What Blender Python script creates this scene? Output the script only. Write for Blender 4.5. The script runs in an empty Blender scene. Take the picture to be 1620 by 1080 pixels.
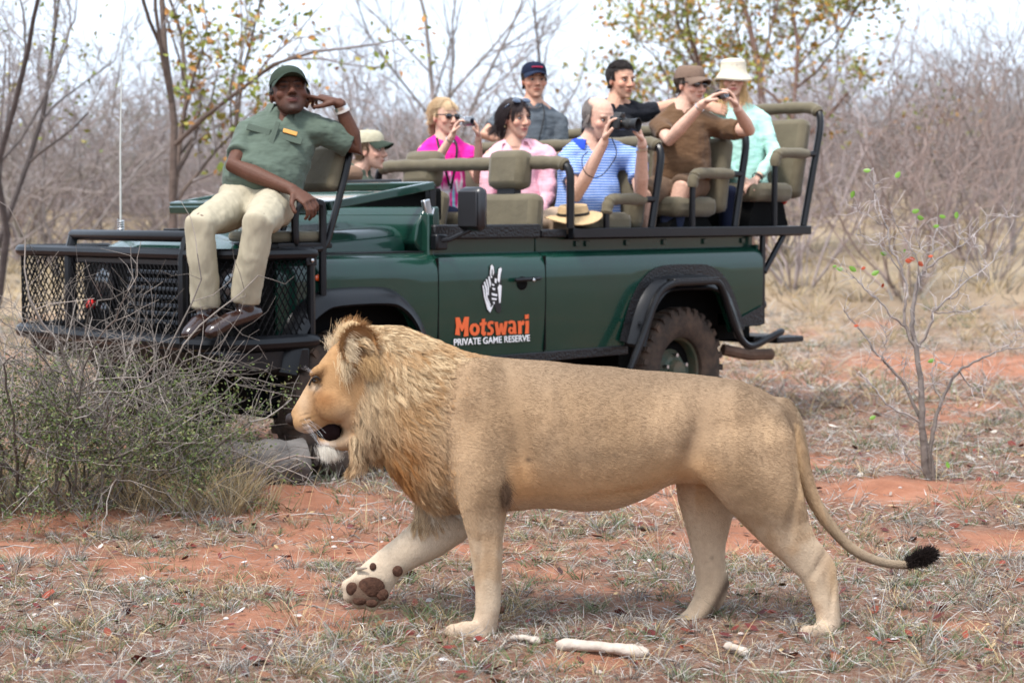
import bpy, bmesh, math, random
import numpy as np
from mathutils import Vector, Matrix, noise as mnoise

# ---------------------------------------------------------------- camera, sky, sun, exposure
scn = bpy.context.scene
COL = scn.collection
FPX, CX, CY, CAMH = 2900.0, 810.0, 540.0, 1.44          # focal length in photo pixels (1620 wide), camera height
PITCH = math.atan(208 / FPX)
cam_d = bpy.data.cameras.new('camera')
cam_d.sensor_width = 36.0
cam_d.lens = FPX / 1620 * 36.0
cam_d.clip_start = 0.1
cam_d.clip_end = 3000
cam_d.dof.use_dof = True
cam_d.dof.focus_distance = 7.1
cam_d.dof.aperture_fstop = 3.6
cam = bpy.data.objects.new('camera', cam_d)
COL.objects.link(cam)
cam.location = (0, 0, CAMH)
cam.rotation_euler = (math.pi / 2 - PITCH, 0, 0)
scn.camera = cam

SUN_EL, SUN_AZ = math.radians(62), math.radians(215)     # hazy sun, behind the camera and to its left
world = bpy.data.worlds.new('World')
scn.world = world
world.use_nodes = True
wn = world.node_tree
sky = wn.nodes.new('ShaderNodeTexSky')
sky.sky_type = 'NISHITA'
sky.sun_disc = False
sky.sun_elevation = SUN_EL
sky.sun_rotation = SUN_AZ
sky.air_density = 1.0
sky.dust_density = 6.0
sky.ozone_density = 1.0
hs = wn.nodes.new('ShaderNodeHueSaturation')             # veiled, nearly white sky
hs.inputs['Saturation'].default_value = 0.55
wn.links.new(sky.outputs[0], hs.inputs['Color'])
mxw = wn.nodes.new('ShaderNodeMix')
mxw.data_type = 'RGBA'
mxw.inputs['Factor'].default_value = 0.62
mxw.inputs['B'].default_value = (7.0, 8.2, 9.9, 1)
wn.links.new(hs.outputs[0], mxw.inputs['A'])
bg = wn.nodes['Background']
bg.inputs['Strength'].default_value = 0.125
wn.links.new(mxw.outputs['Result'], bg.inputs['Color'])
sun_d = bpy.data.lights.new('sun', 'SUN')
sun_d.energy = 2.2
sun_d.angle = math.radians(10)
sun_d.color = (1.0, 0.95, 0.90)
sun = bpy.data.objects.new('sun', sun_d)
COL.objects.link(sun)
sun.location = (-8, -8, 20)
_sd = Vector((math.sin(SUN_AZ) * math.cos(SUN_EL), math.cos(SUN_AZ) * math.cos(SUN_EL), math.sin(SUN_EL)))
sun.rotation_euler = (-_sd).to_track_quat('-Z', 'Y').to_euler()
scn.view_settings.view_transform = 'Standard'
scn.view_settings.look = 'None'
scn.view_settings.exposure = 1.0
scn.view_settings.gamma = 1.0
scn.cycles.max_bounces = 6
scn.cycles.diffuse_bounces = 3
scn.cycles.glossy_bounces = 3
scn.cycles.transmission_bounces = 4
scn.cycles.transparent_max_bounces = 6
scn.cycles.caustics_reflective = False
scn.cycles.caustics_refractive = False
try:
    scn.cycles_curves.shape = 'RIBBONS'
except Exception:
    pass

# ---------------------------------------------------------------- geometry of the place
_c, _s = math.cos(PITCH), math.sin(PITCH)
def ray(px, py):
    a, b = (px - CX) / FPX, -(py - CY) / FPX
    return np.array([a, _c + b * _s, -_s + b * _c])
EYE = np.array([0, 0, CAMH])
def at(px, py, Y):                                        # point seen at a photo pixel, Y metres away
    d = ray(px, py)
    return EYE + d * (Y / d[1])
def onz(px, py, z=0.0):
    d = ray(px, py)
    return EYE + d * ((z - CAMH) / d[2])
ANG = math.atan2(-.712, -.702)                            # heading of the vehicle
UX = np.array([math.cos(ANG), math.sin(ANG), 0]); UY = np.array([-UX[1], UX[0], 0]); UZ = np.array([0, 0, 1.])
ORG = np.array([0.488, 12.383, 0.0])                      # ground under the middle of its rear axle
def v_loc(p):
    q = np.asarray(p, float) - ORG
    return np.array([q @ UX, q @ UY, q[2]])
def v_wor(p):
    return ORG + UX * p[0] + UY * p[1] + UZ * p[2]
_eL = v_loc(EYE)
def von(px, py, y):                                       # vehicle coordinates (x forward, y to its left, z up) of a pixel on the plane y
    d = v_loc(EYE + ray(px, py)) - _eL
    return _eL + d * ((y - _eL[1]) / d[1])
def vonx(px, py, x):
    d = v_loc(EYE + ray(px, py)) - _eL
    return _eL + d * ((x - _eL[0]) / d[0])
def vonz(px, py, z):
    d = v_loc(EYE + ray(px, py)) - _eL
    return _eL + d * ((z - _eL[2]) / d[2])
RNG = np.random.default_rng(7)
random.seed(7)
def unit(v):
    v = np.asarray(v, float)
    return v / (np.linalg.norm(v) + 1e-12)
# ---------------------------------------------------------------- mesh helpers
def frames(pts):
    pts = np.asarray(pts, float)
    n = len(pts)
    T = np.zeros_like(pts)
    T[1:-1] = pts[2:] - pts[:-2]
    T[0] = pts[1] - pts[0]; T[-1] = pts[-1] - pts[-2]
    T /= np.linalg.norm(T, axis=1)[:, None] + 1e-12
    a = np.array([0, 0, 1.]) if abs(T[0][2]) < .9 else np.array([1., 0, 0])
    U = np.zeros_like(pts); V = np.zeros_like(pts)
    u = unit(np.cross(a, T[0]))
    for i in range(n):
        u = unit(u - T[i] * (u @ T[i]))
        U[i] = u; V[i] = np.cross(T[i], u)
    return T, U, V
def tube_rings(pts, r, n=8, flat=1.0, round_ends=False):
    pts = np.asarray(pts, float)
    r = np.broadcast_to(np.asarray(r, float), (len(pts),)).copy()
    if round_ends:
        d0 = unit(pts[0] - pts[1]); d1 = unit(pts[-1] - pts[-2])
        P = [pts[0] + d0 * r[0] * .95, pts[0] + d0 * r[0] * .7]
        Q = [pts[-1] + d1 * r[-1] * .7, pts[-1] + d1 * r[-1] * .95]
        pts = np.vstack([P, pts, Q])
        r = np.concatenate([[r[0] * .3, r[0] * .72], r, [r[-1] * .72, r[-1] * .3]])
    T, U, V = frames(pts)
    t = np.arange(n) * 2 * math.pi / n
    return [p + rr * (np.cos(t)[:, None] * u + flat * np.sin(t)[:, None] * v) for p, rr, u, v in zip(pts, r, U, V)]
def smooth_path(pts, k=6):
    P = [np.asarray(p, float) for p in pts]
    P = [2 * P[0] - P[1]] + P + [2 * P[-1] - P[-2]]
    out = []
    for i in range(1, len(P) - 2):
        a, b, c, d = P[i - 1:i + 3]
        for j in range(k):
            t = j / k
            out.append(.5 * (2 * b + (c - a) * t + (2 * a - 5 * b + 4 * c - d) * t * t + (3 * b - 3 * c + d - a) * t ** 3))
    out.append(P[-2])
    return np.array(out)
class MB:
    """collects shapes, builds ONE mesh object"""
    def __init__(s):
        s.v = []; s.f = []; s.n = 0; s.c = []; s.mi = []
    def add(s, v, f, col=None, mi=0):
        v = np.asarray(v, float).reshape(-1, 3)
        s.v.append(v)
        s.f += [tuple(i + s.n for i in q) for q in f]
        s.mi += [mi] * len(f)
        if col is not None:
            s.c.append(np.broadcast_to(np.asarray(col, float), (len(v), 3)))
        s.n += len(v)
        return s
    def loft(s, rings, cap=True, close=False, col=None, mi=0):
        rings = [np.asarray(r, float) for r in rings]
        m = len(rings[0]); f = []
        k = len(rings)
        for i in range(k - 1 + (1 if close else 0)):
            a, b = i * m, ((i + 1) % k) * m
            for j in range(m):
                j2 = (j + 1) % m
                f.append((a + j, a + j2, b + j2, b + j))
        if cap and not close:
            f.append(tuple(range(m))[::-1])
            f.append(tuple((k - 1) * m + j for j in range(m)))
        return s.add(np.vstack(rings), f, col, mi)
    def tube(s, pts, r, n=8, flat=1.0, round_ends=False, col=None, mi=0):
        return s.loft(tube_rings(pts, r, n, flat, round_ends), col=col, mi=mi)
    def box(s, c, d, R=None, col=None, mi=0):
        v = np.array([(x, y, z) for x in (-.5, .5) for y in (-.5, .5) for z in (-.5, .5)]) * np.asarray(d, float)
        if R is not None: v = v @ np.asarray(R, float).T
        return s.add(v + np.asarray(c, float), [(0, 1, 3, 2), (4, 6, 7, 5), (0, 4, 5, 1), (2, 3, 7, 6), (0, 2, 6, 4), (1, 5, 7, 3)], col, mi)
    def ell(s, c, r, R=None, nu=14, nv=9, col=None, mi=0):
        v = []; f = []
        for i in range(1, nv):
            th = math.pi * i / nv
            for j in range(nu):
                ph = 2 * math.pi * j / nu
                v.append((math.sin(th) * math.cos(ph), math.sin(th) * math.sin(ph), math.cos(th)))
        v += [(0, 0, 1), (0, 0, -1)]
        for i in range(nv - 2):
            for j in range(nu):
                a = i * nu + j; b = i * nu + (j + 1) % nu
                f.append((a, a + nu, b + nu, b))
        T = len(v) - 2
        for j in range(nu):
            f.append((T, j, (j + 1) % nu))
            k = (nv - 2) * nu
            f.append((T + 1, k + (j + 1) % nu, k + j))
        v = np.array(v) * np.asarray(r, float)
        if R is not None: v = v @ np.asarray(R, float).T
        return s.add(v + np.asarray(c, float), f, col, mi)
    def prism(s, poly, d, col=None, mi=0):
        """closed polygon (list of 3-D points) pushed along vector d"""
        p = np.asarray(poly, float); m = len(p)
        f = [tuple(range(m)), tuple(range(2 * m - 1, m - 1, -1))]
        f += [(j, m + j, m + (j + 1) % m, (j + 1) % m) for j in range(m)]
        return s.add(np.vstack([p, p + np.asarray(d, float)]), f, col, mi)
    def mesh(s, name='mesh'):
        me = bpy.data.meshes.new(name)
        me.from_pydata(np.vstack(s.v).tolist(), [], s.f)
        if s.c and sum(len(c) for c in s.c) == s.n:
            a = me.color_attributes.new('Col', 'FLOAT_COLOR', 'POINT')
            cc = np.ones((s.n, 4)); cc[:, :3] = np.vstack(s.c)
            a.data.foreach_set('color', cc.ravel())
        if any(s.mi):
            me.polygons.foreach_set('material_index', s.mi)
        me.update()
        return me
    def build(s, name, mat, parent=None, angle=35, bevel=0, fix=True):
        me = s.mesh(name)
        if fix:
            bm = bmesh.new(); bm.from_mesh(me)
            bmesh.ops.recalc_face_normals(bm, faces=bm.faces)
            bm.to_mesh(me); bm.free()
        return put(name, me, mat, parent, angle, bevel)
def put(name, me, mat, parent=None, angle=35, bevel=0):
    for m in (mat if isinstance(mat, (list, tuple)) else [mat]):
        if m is not None: me.materials.append(m)
    if angle:
        me.shade_smooth()
        if angle < 180: me.set_sharp_from_angle(angle=math.radians(angle))
    o = bpy.data.objects.new(name, me)
    COL.objects.link(o)
    if parent is not None: o.parent = parent
    if bevel:
        b = o.modifiers.new('bevel', 'BEVEL'); b.width = bevel; b.segments = 2; b.limit_method = 'ANGLE'; b.angle_limit = math.radians(40)
    return o
def tag(o, label=None, cat=None, group=None, kind=None):
    if label: o['label'] = label
    if cat: o['category'] = cat
    if group: o['group'] = group
    if kind: o['kind'] = kind
    return o
def empty(name, loc=(0, 0, 0), rz=0):
    o = bpy.data.objects.new(name, None)
    COL.objects.link(o); o.location = loc; o.rotation_euler = (0, 0, rz)
    o.empty_display_size = .1
    return o
def big_mesh(name, V, F, col=None, mat=None, smooth=False):
    """V (n,3), F (m,3|4) int arrays; quick build for very many faces"""
    V = np.asarray(V, np.float32); F = np.asarray(F, np.int32)
    me = bpy.data.meshes.new(name)
    me.vertices.add(len(V)); me.vertices.foreach_set('co', V.ravel())
    k = F.shape[1]
    me.loops.add(F.size); me.loops.foreach_set('vertex_index', F.ravel())
    me.polygons.add(len(F)); me.polygons.foreach_set('loop_start', np.arange(0, F.size, k, dtype=np.int32))
    if smooth: me.polygons.foreach_set('use_smooth', np.ones(len(F), bool))
    if col is not None:
        a = me.color_attributes.new('Col', 'FLOAT_COLOR', 'POINT')
        cc = np.ones((len(V), 4), np.float32); cc[:, :3] = col
        a.data.foreach_set('color', cc.ravel())
    me.update(calc_edges=True)
    if mat: me.materials.append(mat)
    return me
def organic(mb, voxel, smooth=3, factor=.5, dec=None):
    """melt overlapping closed shapes into one continuous skin; returns vertex/face arrays"""
    me = mb.mesh('tmp')
    bm = bmesh.new(); bm.from_mesh(me); bmesh.ops.recalc_face_normals(bm, faces=bm.faces); bm.to_mesh(me); bm.free()
    o = bpy.data.objects.new('tmp', me); COL.objects.link(o)
    m = o.modifiers.new('r', 'REMESH'); m.mode = 'VOXEL'; m.voxel_size = voxel; m.adaptivity = 0
    if smooth:
        m = o.modifiers.new('s', 'SMOOTH'); m.factor = factor; m.iterations = smooth
    if dec:
        m = o.modifiers.new('d', 'DECIMATE'); m.ratio = dec
    dg = bpy.context.evaluated_depsgraph_get(); dg.update()
    r = bpy.data.meshes.new_from_object(o.evaluated_get(dg))
    bpy.data.objects.remove(o); bpy.data.meshes.remove(me)
    V = np.empty(len(r.vertices) * 3, np.float32); r.vertices.foreach_get('co', V)
    return r, V.reshape(-1, 3).astype(float)
def finish(me, V, col, name, mat, parent):
    me.vertices.foreach_set('co', np.asarray(V, np.float32).ravel())
    if col is not None:
        a = me.color_attributes.new('Col', 'FLOAT_COLOR', 'POINT')
        cc = np.ones((len(V), 4), np.float32); cc[:, :3] = col
        a.data.foreach_set('color', cc.ravel())
    me.name = name
    me.update()
    me.materials.clear()
    return put(name, me, mat, parent, 180)
def normals(me):
    n = np.empty(len(me.vertices) * 3, np.float32); me.vertex_normals.foreach_get('vector', n)
    return n.reshape(-1, 3).astype(float)
def relax(me, V, w, it=20):
    """smooth the vertices weighted by w"""
    E = np.empty(len(me.edges) * 2, np.int32); me.edges.foreach_get('vertices', E); E = E.reshape(-1, 2)
    deg = np.bincount(E.ravel(), minlength=len(V)).astype(float)[:, None]
    for _ in range(it):
        S = np.column_stack([np.bincount(E[:, 0], V[E[:, 1], k], len(V)) + np.bincount(E[:, 1], V[E[:, 0], k], len(V)) for k in range(3)])
        V = V + (S / deg - V) * w[:, None] * .6
    return V
def gauss(V, c, r):
    d = (V - np.asarray(c)) / np.asarray(r, float)
    return np.exp(-(d * d).sum(1))
def sstep(a, b, x):
    t = np.clip((x - a) / (b - a), 0, 1)
    return t * t * (3 - 2 * t)
def mix(a, b, t):
    t = np.asarray(t)[:, None] if np.ndim(t) == 1 else t
    return np.asarray(a) * (1 - t) + np.asarray(b) * t
# value noise, vectorised
def _hash(ix, iy, iz, seed):
    h = (ix * 374761393 + iy * 668265263 + iz * 2147483647 + seed * 1274126177) & 0xffffffff
    h = ((h ^ (h >> 13)) * 1274126177) & 0xffffffff
    return ((h ^ (h >> 16)) & 0xffff) / 65535.0
_ROT = np.array(Matrix.Rotation(.7, 3, 'Z') @ Matrix.Rotation(.5, 3, 'X') @ Matrix.Rotation(.9, 3, 'Y'))
def vnoise(P, scale, seed=0):
    P = np.asarray(P, float) * scale
    if P.shape[1] == 2: P = np.column_stack([P, np.zeros(len(P))])
    P = P @ _ROT
    i = np.floor(P).astype(np.int64); f = P - i; f = f * f * (3 - 2 * f)
    out = 0
    for dx in (0, 1):
        for dy in (0, 1):
            for dz in (0, 1):
                w = (f[:, 0] if dx else 1 - f[:, 0]) * (f[:, 1] if dy else 1 - f[:, 1]) * (f[:, 2] if dz else 1 - f[:, 2])
                out = out + w * _hash(i[:, 0] + dx, i[:, 1] + dy, i[:, 2] + dz, seed)
    return out
def fbm(P, scale, seed=0, octv=3):
    return sum(vnoise(P, scale * 2 ** k, seed + k) * .5 ** k for k in range(octv)) / sum(.5 ** k for k in range(octv))

# ---------------------------------------------------------------- materials
def srgb(r, g, b):
    f = lambda c: (c / 255 / 12.92) if c / 255 <= .04045 else ((c / 255 + .055) / 1.055) ** 2.4
    return (f(r), f(g), f(b))
def mat(name, col=(.5, .5, .5), rough=.6, metal=0, spec=.4, vcol=False, var=0, vscale=20, bump=0, bscale=60, coat=0, sheen=0, trans=0, bdetail=3, dust=None, emit=None, coat_ior=None, stretch=None):
    m = bpy.data.materials.new(name); m.use_nodes = True
    nt = m.node_tree; N = nt.nodes; L = nt.links
    b = N['Principled BSDF']
    b.inputs['Roughness'].default_value = rough
    b.inputs['Metallic'].default_value = metal
    b.inputs['Specular IOR Level'].default_value = spec
    b.inputs['Coat Weight'].default_value = coat
    b.inputs['Coat Roughness'].default_value = .06
    if coat_ior: b.inputs['Coat IOR'].default_value = coat_ior
    b.inputs['Sheen Weight'].default_value = sheen
    b.inputs['Transmission Weight'].default_value = trans
    m.diffuse_color = (*col, 1)
    out = None
    if vcol:
        a = N.new('ShaderNodeAttribute'); a.attribute_name = 'Col'; out = a.outputs['Color']
    else:
        r = N.new('ShaderNodeRGB'); r.outputs[0].default_value = (*col, 1); out = r.outputs[0]
    tc = N.new('ShaderNodeTexCoord'); co = tc.outputs['Object']
    if stretch:
        mp = N.new('ShaderNodeMapping'); mp.inputs['Scale'].default_value = stretch; L.new(co, mp.inputs['Vector']); co = mp.outputs[0]
    if var:
        n = N.new('ShaderNodeTexNoise'); n.inputs['Scale'].default_value = vscale; n.inputs['Detail'].default_value = 4
        L.new(co, n.inputs['Vector'])
        mr = N.new('ShaderNodeMapRange'); mr.inputs[1].default_value = .25; mr.inputs[2].default_value = .75
        mr.inputs[3].default_value = 1 - var; mr.inputs[4].default_value = 1 + var
        L.new(n.outputs['Fac'], mr.inputs[0])
        mx = N.new('ShaderNodeVectorMath'); mx.operation = 'SCALE'
        L.new(out, mx.inputs[0]); L.new(mr.outputs[0], mx.inputs['Scale']); out = mx.outputs[0]
    if dust is not None:                                   # (colour, amount, scale): settled dust with its own ragged shape
        n = N.new('ShaderNodeTexNoise'); n.inputs['Scale'].default_value = dust[2]; n.inputs['Detail'].default_value = 6; n.inputs['Roughness'].default_value = .65
        L.new(co, n.inputs['Vector'])
        mr = N.new('ShaderNodeMapRange'); mr.inputs[1].default_value = .42; mr.inputs[2].default_value = .72; mr.inputs[3].default_value = dust[1] * .25; mr.inputs[4].default_value = dust[1]
        L.new(n.outputs['Fac'], mr.inputs[0])
        mx = N.new('ShaderNodeMix'); mx.data_type = 'RGBA'; L.new(mr.outputs[0], mx.inputs['Factor']); L.new(out, mx.inputs['A']); mx.inputs['B'].default_value = (*dust[0], 1)
        out = mx.outputs['Result']
        mr2 = N.new('ShaderNodeMapRange'); mr2.inputs[3].default_value = rough; mr2.inputs[4].default_value = min(1, rough + .55)
        L.new(mr.outputs[0], mr2.inputs[0]); L.new(mr2.outputs[0], b.inputs['Roughness'])
    L.new(out, b.inputs['Base Color'])
    if bump:
        n = N.new('ShaderNodeTexNoise'); n.inputs['Scale'].default_value = bscale; n.inputs['Detail'].default_value = bdetail
        L.new(co, n.inputs['Vector'])
        bp = N.new('ShaderNodeBump'); bp.inputs['Strength'].default_value = 1; bp.inputs['Distance'].default_value = bump
        L.new(n.outputs['Fac'], bp.inputs['Height']); L.new(bp.outputs[0], b.inputs['Normal'])
    if emit:
        b.inputs['Emission Color'].default_value = (*emit[0], 1); b.inputs['Emission Strength'].default_value = emit[1]
    return m
# ---------------------------------------------------------------- ground
def rise(x, y):
    """slow slope behind the vehicle"""
    x = np.asarray(x, float); y = np.asarray(y, float)
    t = np.clip(y - 17, 0, 33)
    r = (.062 * t) * (.50 + .75 * sstep(0, 8, x) + .15 * sstep(0, -8, x)) * sstep(17, 24, y)
    return r
def soil(x, y):
    """1 = bare red earth, 0 = covered with dry grass and litter"""
    P = np.column_stack([x, y])
    w = .16 * np.sin(x * 1.3) + .5 * (fbm(P, .9, 5) - .5)
    m = (1 - sstep(.14, .36, np.abs(y - 7.80 - w))) * (.35 + .65 * sstep(.42, .55, fbm(P, 1.1, 9)))
    m = np.maximum(m, gauss(np.column_stack([x, y]), (-1.35, 8.85), (.85, .50)) * 1.5 - .2)
    m = np.maximum(m, gauss(np.column_stack([x, y]), (1.95, 9.2), (.55, .45)) * 1.3 - .2)
    m = np.maximum(m, gauss(np.column_stack([x, y]), (4.3, 17.0), (1.6, 1.6)) * 1.5 - .2)
    m = np.maximum(m, gauss(np.column_stack([x, y]), (.2, 10.2), (2.2, .55)) * .8 - .3)
    m = np.maximum(m, sstep(.56, .72, fbm(P, 1.7, 21, 4)) * .8)
    return np.clip(m, 0, 1)
def gz(x, y):
    x = np.atleast_1d(np.asarray(x, float)); y = np.atleast_1d(np.asarray(y, float))
    P = np.column_stack([x, y])
    z = (fbm(P, .8, 2) - .5) * .03 + (fbm(P, 5, 3) - .5) * .016
    z = z + .13 * np.exp(-((x + 1.9) / .9) ** 2 - ((y - 9.1) / .45) ** 2) + .05 * np.exp(-((x - 1.9) / .5) ** 2 - ((y - 9.45) / .4) ** 2)
    z = z - .02 * (1 - sstep(.2, .45, np.abs(y - 7.85)))
    return z + rise(x, y)
def lines(a, b, fine0, fine1, step, grow):
    L = list(np.arange(fine0, fine1, step)); s = step; v = fine1
    while v < b: L.append(v); s *= grow; v += s
    L.append(b); s = step; v = fine0 - step
    while v > a: L.insert(0, v); s *= grow; v -= s
    L.insert(0, a); return np.array(L)
xs = lines(-260, 260, -3.6, 3.6, .06, 1.16); ys = lines(-60, 620, 5.0, 11.5, .055, 1.07)
X, Y = np.meshgrid(xs, ys)
fine = fbm(np.column_stack([X.ravel(), Y.ravel()]), 14, 6, 3) - .5
Z = gz(X.ravel(), Y.ravel()) + fine * .022 * (Y.ravel() < 14)
nx, ny = len(xs), len(ys)
idx = np.arange(nx * ny).reshape(ny, nx)
F = np.stack([idx[:-1, :-1], idx[:-1, 1:], idx[1:, 1:], idx[1:, :-1]], -1).reshape(-1, 4)
sm = soil(X.ravel(), Y.ravel())
M_GROUND = bpy.data.materials.new('red_earth'); M_GROUND.use_nodes = True
nt = M_GROUND.node_tree; N_, L_ = nt.nodes, nt.links
at_ = N_.new('ShaderNodeAttribute'); at_.attribute_name = 'Col'
sx = N_.new('ShaderNodeSeparateColor'); L_.new(at_.outputs['Color'], sx.inputs[0])
tc = N_.new('ShaderNodeTexCoord')
def noise_(scale, detail=5, rough=.6):
    n = N_.new('ShaderNodeTexNoise'); n.inputs['Scale'].default_value = scale; n.inputs['Detail'].default_value = detail; n.inputs['Roughness'].default_value = rough
    L_.new(tc.outputs['Object'], n.inputs['Vector']); return n.outputs['Fac']
def ramp_(fac, stops):
    r = N_.new('ShaderNodeValToRGB'); e = r.color_ramp.elements
    while len(e) < len(stops): e.new(.5)
    for el, (p, c) in zip(e, stops): el.position = p; el.color = (*c, 1)
    L_.new(fac, r.inputs['Fac']); return r.outputs['Color']
earth = ramp_(noise_(3.5, 8, .7), [(.25, (.21, .080, .045)), (.5, (.36, .155, .090)), (.75, (.48, .25, .165))])
litter = ramp_(noise_(26, 8, .75), [(.25, (.080, .036, .025)), (.45, (.18, .090, .060)), (.60, (.27, .18, .13)), (.8, (.42, .37, .32))])
dry = ramp_(noise_(.35, 6, .7), [(.3, (.24, .18, .12)), (.55, (.35, .275, .185)), (.8, (.31, .255, .20))])
mx = N_.new('ShaderNodeMix'); mx.data_type = 'RGBA'
ad = N_.new('ShaderNodeMath'); ad.operation = 'ADD'; ad.use_clamp = True
nz = N_.new('ShaderNodeMath'); nz.operation = 'MULTIPLY_ADD'; nz.inputs[1].default_value = 1.5; nz.inputs[2].default_value = -.75
L_.new(noise_(9, 6, .75), nz.inputs[0]); L_.new(sx.outputs[0], ad.inputs[0]); L_.new(nz.outputs[0], ad.inputs[1])
L_.new(ad.outputs[0], mx.inputs['Factor']); L_.new(litter, mx.inputs['A']); L_.new(earth, mx.inputs['B'])
mx2 = N_.new('ShaderNodeMix'); mx2.data_type = 'RGBA'; L_.new(sx.outputs[1], mx2.inputs['Factor']); L_.new(mx.outputs['Result'], mx2.inputs['A']); L_.new(dry, mx2.inputs['B'])
bs = N_['Principled BSDF']; L_.new(mx2.outputs['Result'], bs.inputs['Base Color']); bs.inputs['Roughness'].default_value = .95; bs.inputs['Specular IOR Level'].default_value = .15
bp = N_.new('ShaderNodeBump'); bp.inputs['Distance'].default_value = .02; L_.new(noise_(45, 7, .75), bp.inputs['Height']); L_.new(bp.outputs[0], bs.inputs['Normal'])
far_t = sstep(14, 26, Y.ravel())
far_t = far_t * (1 - .8 * (sm > .5) * (Y.ravel() < 22))
me = big_mesh('ground', np.column_stack([X.ravel(), Y.ravel(), Z]), F, np.column_stack([sm, far_t, np.zeros_like(sm)]), M_GROUND, True)
g_o = bpy.data.objects.new('ground', me); COL.objects.link(g_o); tag(g_o, kind='structure')

# ---------------------------------------------------------------- blades of dry grass
M_BLADE = mat('grass_blades', (.3, .25, .15), .8, 0, .2, vcol=True)
M_LEAF = mat('leaves', (.2, .1, .05), .65, 0, .3, vcol=True)
def blades(B, az, lean, L, w, curve, col, rows=4, dark=.75):
    """ribbon blades: base points, azimuth, lean from upright, length, width, extra bend"""
    n = len(B); t = np.linspace(0, 1, rows)
    d = np.column_stack([np.cos(az), np.sin(az), np.zeros(n)]); side = np.column_stack([-np.sin(az), np.cos(az), np.zeros(n)])
    rt = RNG.random(n) * math.pi                                   # turn the ribbon about its own axis
    V = np.empty((n, rows, 2, 3))
    p = B.copy(); 
    for j in range(rows):
        a = lean + curve * t[j]
        if j: p = p + (d * np.sin(a)[:, None] + UZ * np.cos(a)[:, None]) * (L / (rows - 1))[:, None]
        nrm = -d * np.cos(a)[:, None] + UZ * np.sin(a)[:, None]
        sd = side * np.cos(rt)[:, None] + nrm * np.sin(rt)[:, None]
        ww = w * (1 - .85 * t[j] ** 1.5) * .5
        V[:, j, 0] = p - sd * ww[:, None]; V[:, j, 1] = p + sd * ww[:, None]
    base = (np.arange(n) * rows * 2)[:, None]
    fs = []
    for j in range(rows - 1):
        fs.append(base + np.array([[2 * j, 2 * j + 1, 2 * j + 3, 2 * j + 2]]))
    F = np.stack(fs, 1).reshape(-1, 4)
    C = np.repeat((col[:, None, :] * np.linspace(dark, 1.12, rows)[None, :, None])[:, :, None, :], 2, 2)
    return V.reshape(-1, 3), F, C.reshape(-1, 3)
def pick(cols, n, jit=.25):
    c = np.asarray(cols)[RNG.integers(0, len(cols), n)]
    return c * (1 - jit / 2 + jit * RNG.random((n, 1)))
GREYS = [(.36, .345, .325), (.26, .245, .225), (.48, .47, .45), (.35, .31, .26), (.15, .135, .12), (.48, .42, .33)]
STRAW = [(.50, .37, .19), (.56, .44, .26), (.42, .30, .15), (.46, .37, .24)]
GREEN = [(.12, .17, .065), (.09, .145, .05), (.17, .21, .11), (.22, .245, .16)]
def area_pts(n, y0, y1, marg=.5, keep=lambda x, y: np.ones(len(x), bool)):
    out = []; tot = 0
    while tot < n:
        y = np.sqrt(y0 ** 2 + (y1 ** 2 - y0 ** 2) * RNG.random(n * 2)); x = (RNG.random(n * 2) * 2 - 1) * (y * .285 + marg)
        k = keep(x, y); out.append(np.column_stack([x[k], y[k]])); tot += k.sum()
    return np.vstack(out)[:n]
def cover(th):
    return lambda x, y: RNG.random(len(x)) > soil(x, y) * th
def stuff(name, parts, material, label=None):
    V, F, C = [], [], []; o = 0
    for v, f, c in parts:
        V.append(v); F.append(f + o); C.append(c); o += len(v)
    me = big_mesh(name, np.vstack(V), np.vstack(F), np.vstack(C), material)
    ob = bpy.data.objects.new(name, me); COL.objects.link(ob); tag(ob, label, kind='stuff'); return ob
def lying(n, y0, y1, Lr, wr, th=.93, cols=GREYS):
    p = area_pts(n, y0, y1, keep=cover(th)); m = len(p)
    B = np.column_stack([p, gz(p[:, 0], p[:, 1]) + .004 + .018 * RNG.random(m)])
    return blades(B, RNG.random(m) * 6.283, 1.2 + .5 * RNG.random(m), Lr[0] + (Lr[1] - Lr[0]) * RNG.random(m), wr * (.7 + .6 * RNG.random(m)), RNG.normal(size=m) * .35, pick(cols, m, .4), 3)
def tufts(n, per, y0, y1, H, w, spread, th=.9, cols=None, lean=(.1, .75), pts=None, rows=4):
    p = area_pts(n, y0, y1, keep=cover(th)) if pts is None else np.asarray(pts); n = len(p)
    hs_ = H[0] + (H[1] - H[0]) * RNG.random(n) ** 1.7
    k = np.repeat(np.arange(n), per); m = len(k)
    az = RNG.random(m) * 6.283; r = spread * np.sqrt(RNG.random(m))
    x, y = p[k, 0] + r * np.cos(az), p[k, 1] + r * np.sin(az)
    B = np.column_stack([x, y, gz(x, y) - .004])
    pal = [np.asarray(GREYS), np.asarray(STRAW), np.asarray(GREEN)] if cols is None else [np.asarray(c) for c in cols]
    kind = RNG.choice(len(pal), n, p=([.42, .18, .40] if cols is None else None))
    c = np.empty((m, 3))
    for q in range(len(pal)):
        s_ = kind[k] == q; c[s_] = pick(pal[q], s_.sum(), .4)
    return blades(B, az + RNG.normal(size=m) * .4, lean[0] + (lean[1] - lean[0]) * RNG.random(m), hs_[k] * (.5 + .7 * RNG.random(m)), w * (.7 + .6 * RNG.random(m)), .2 + .9 * RNG.random(m), c, rows, .45)
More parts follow.
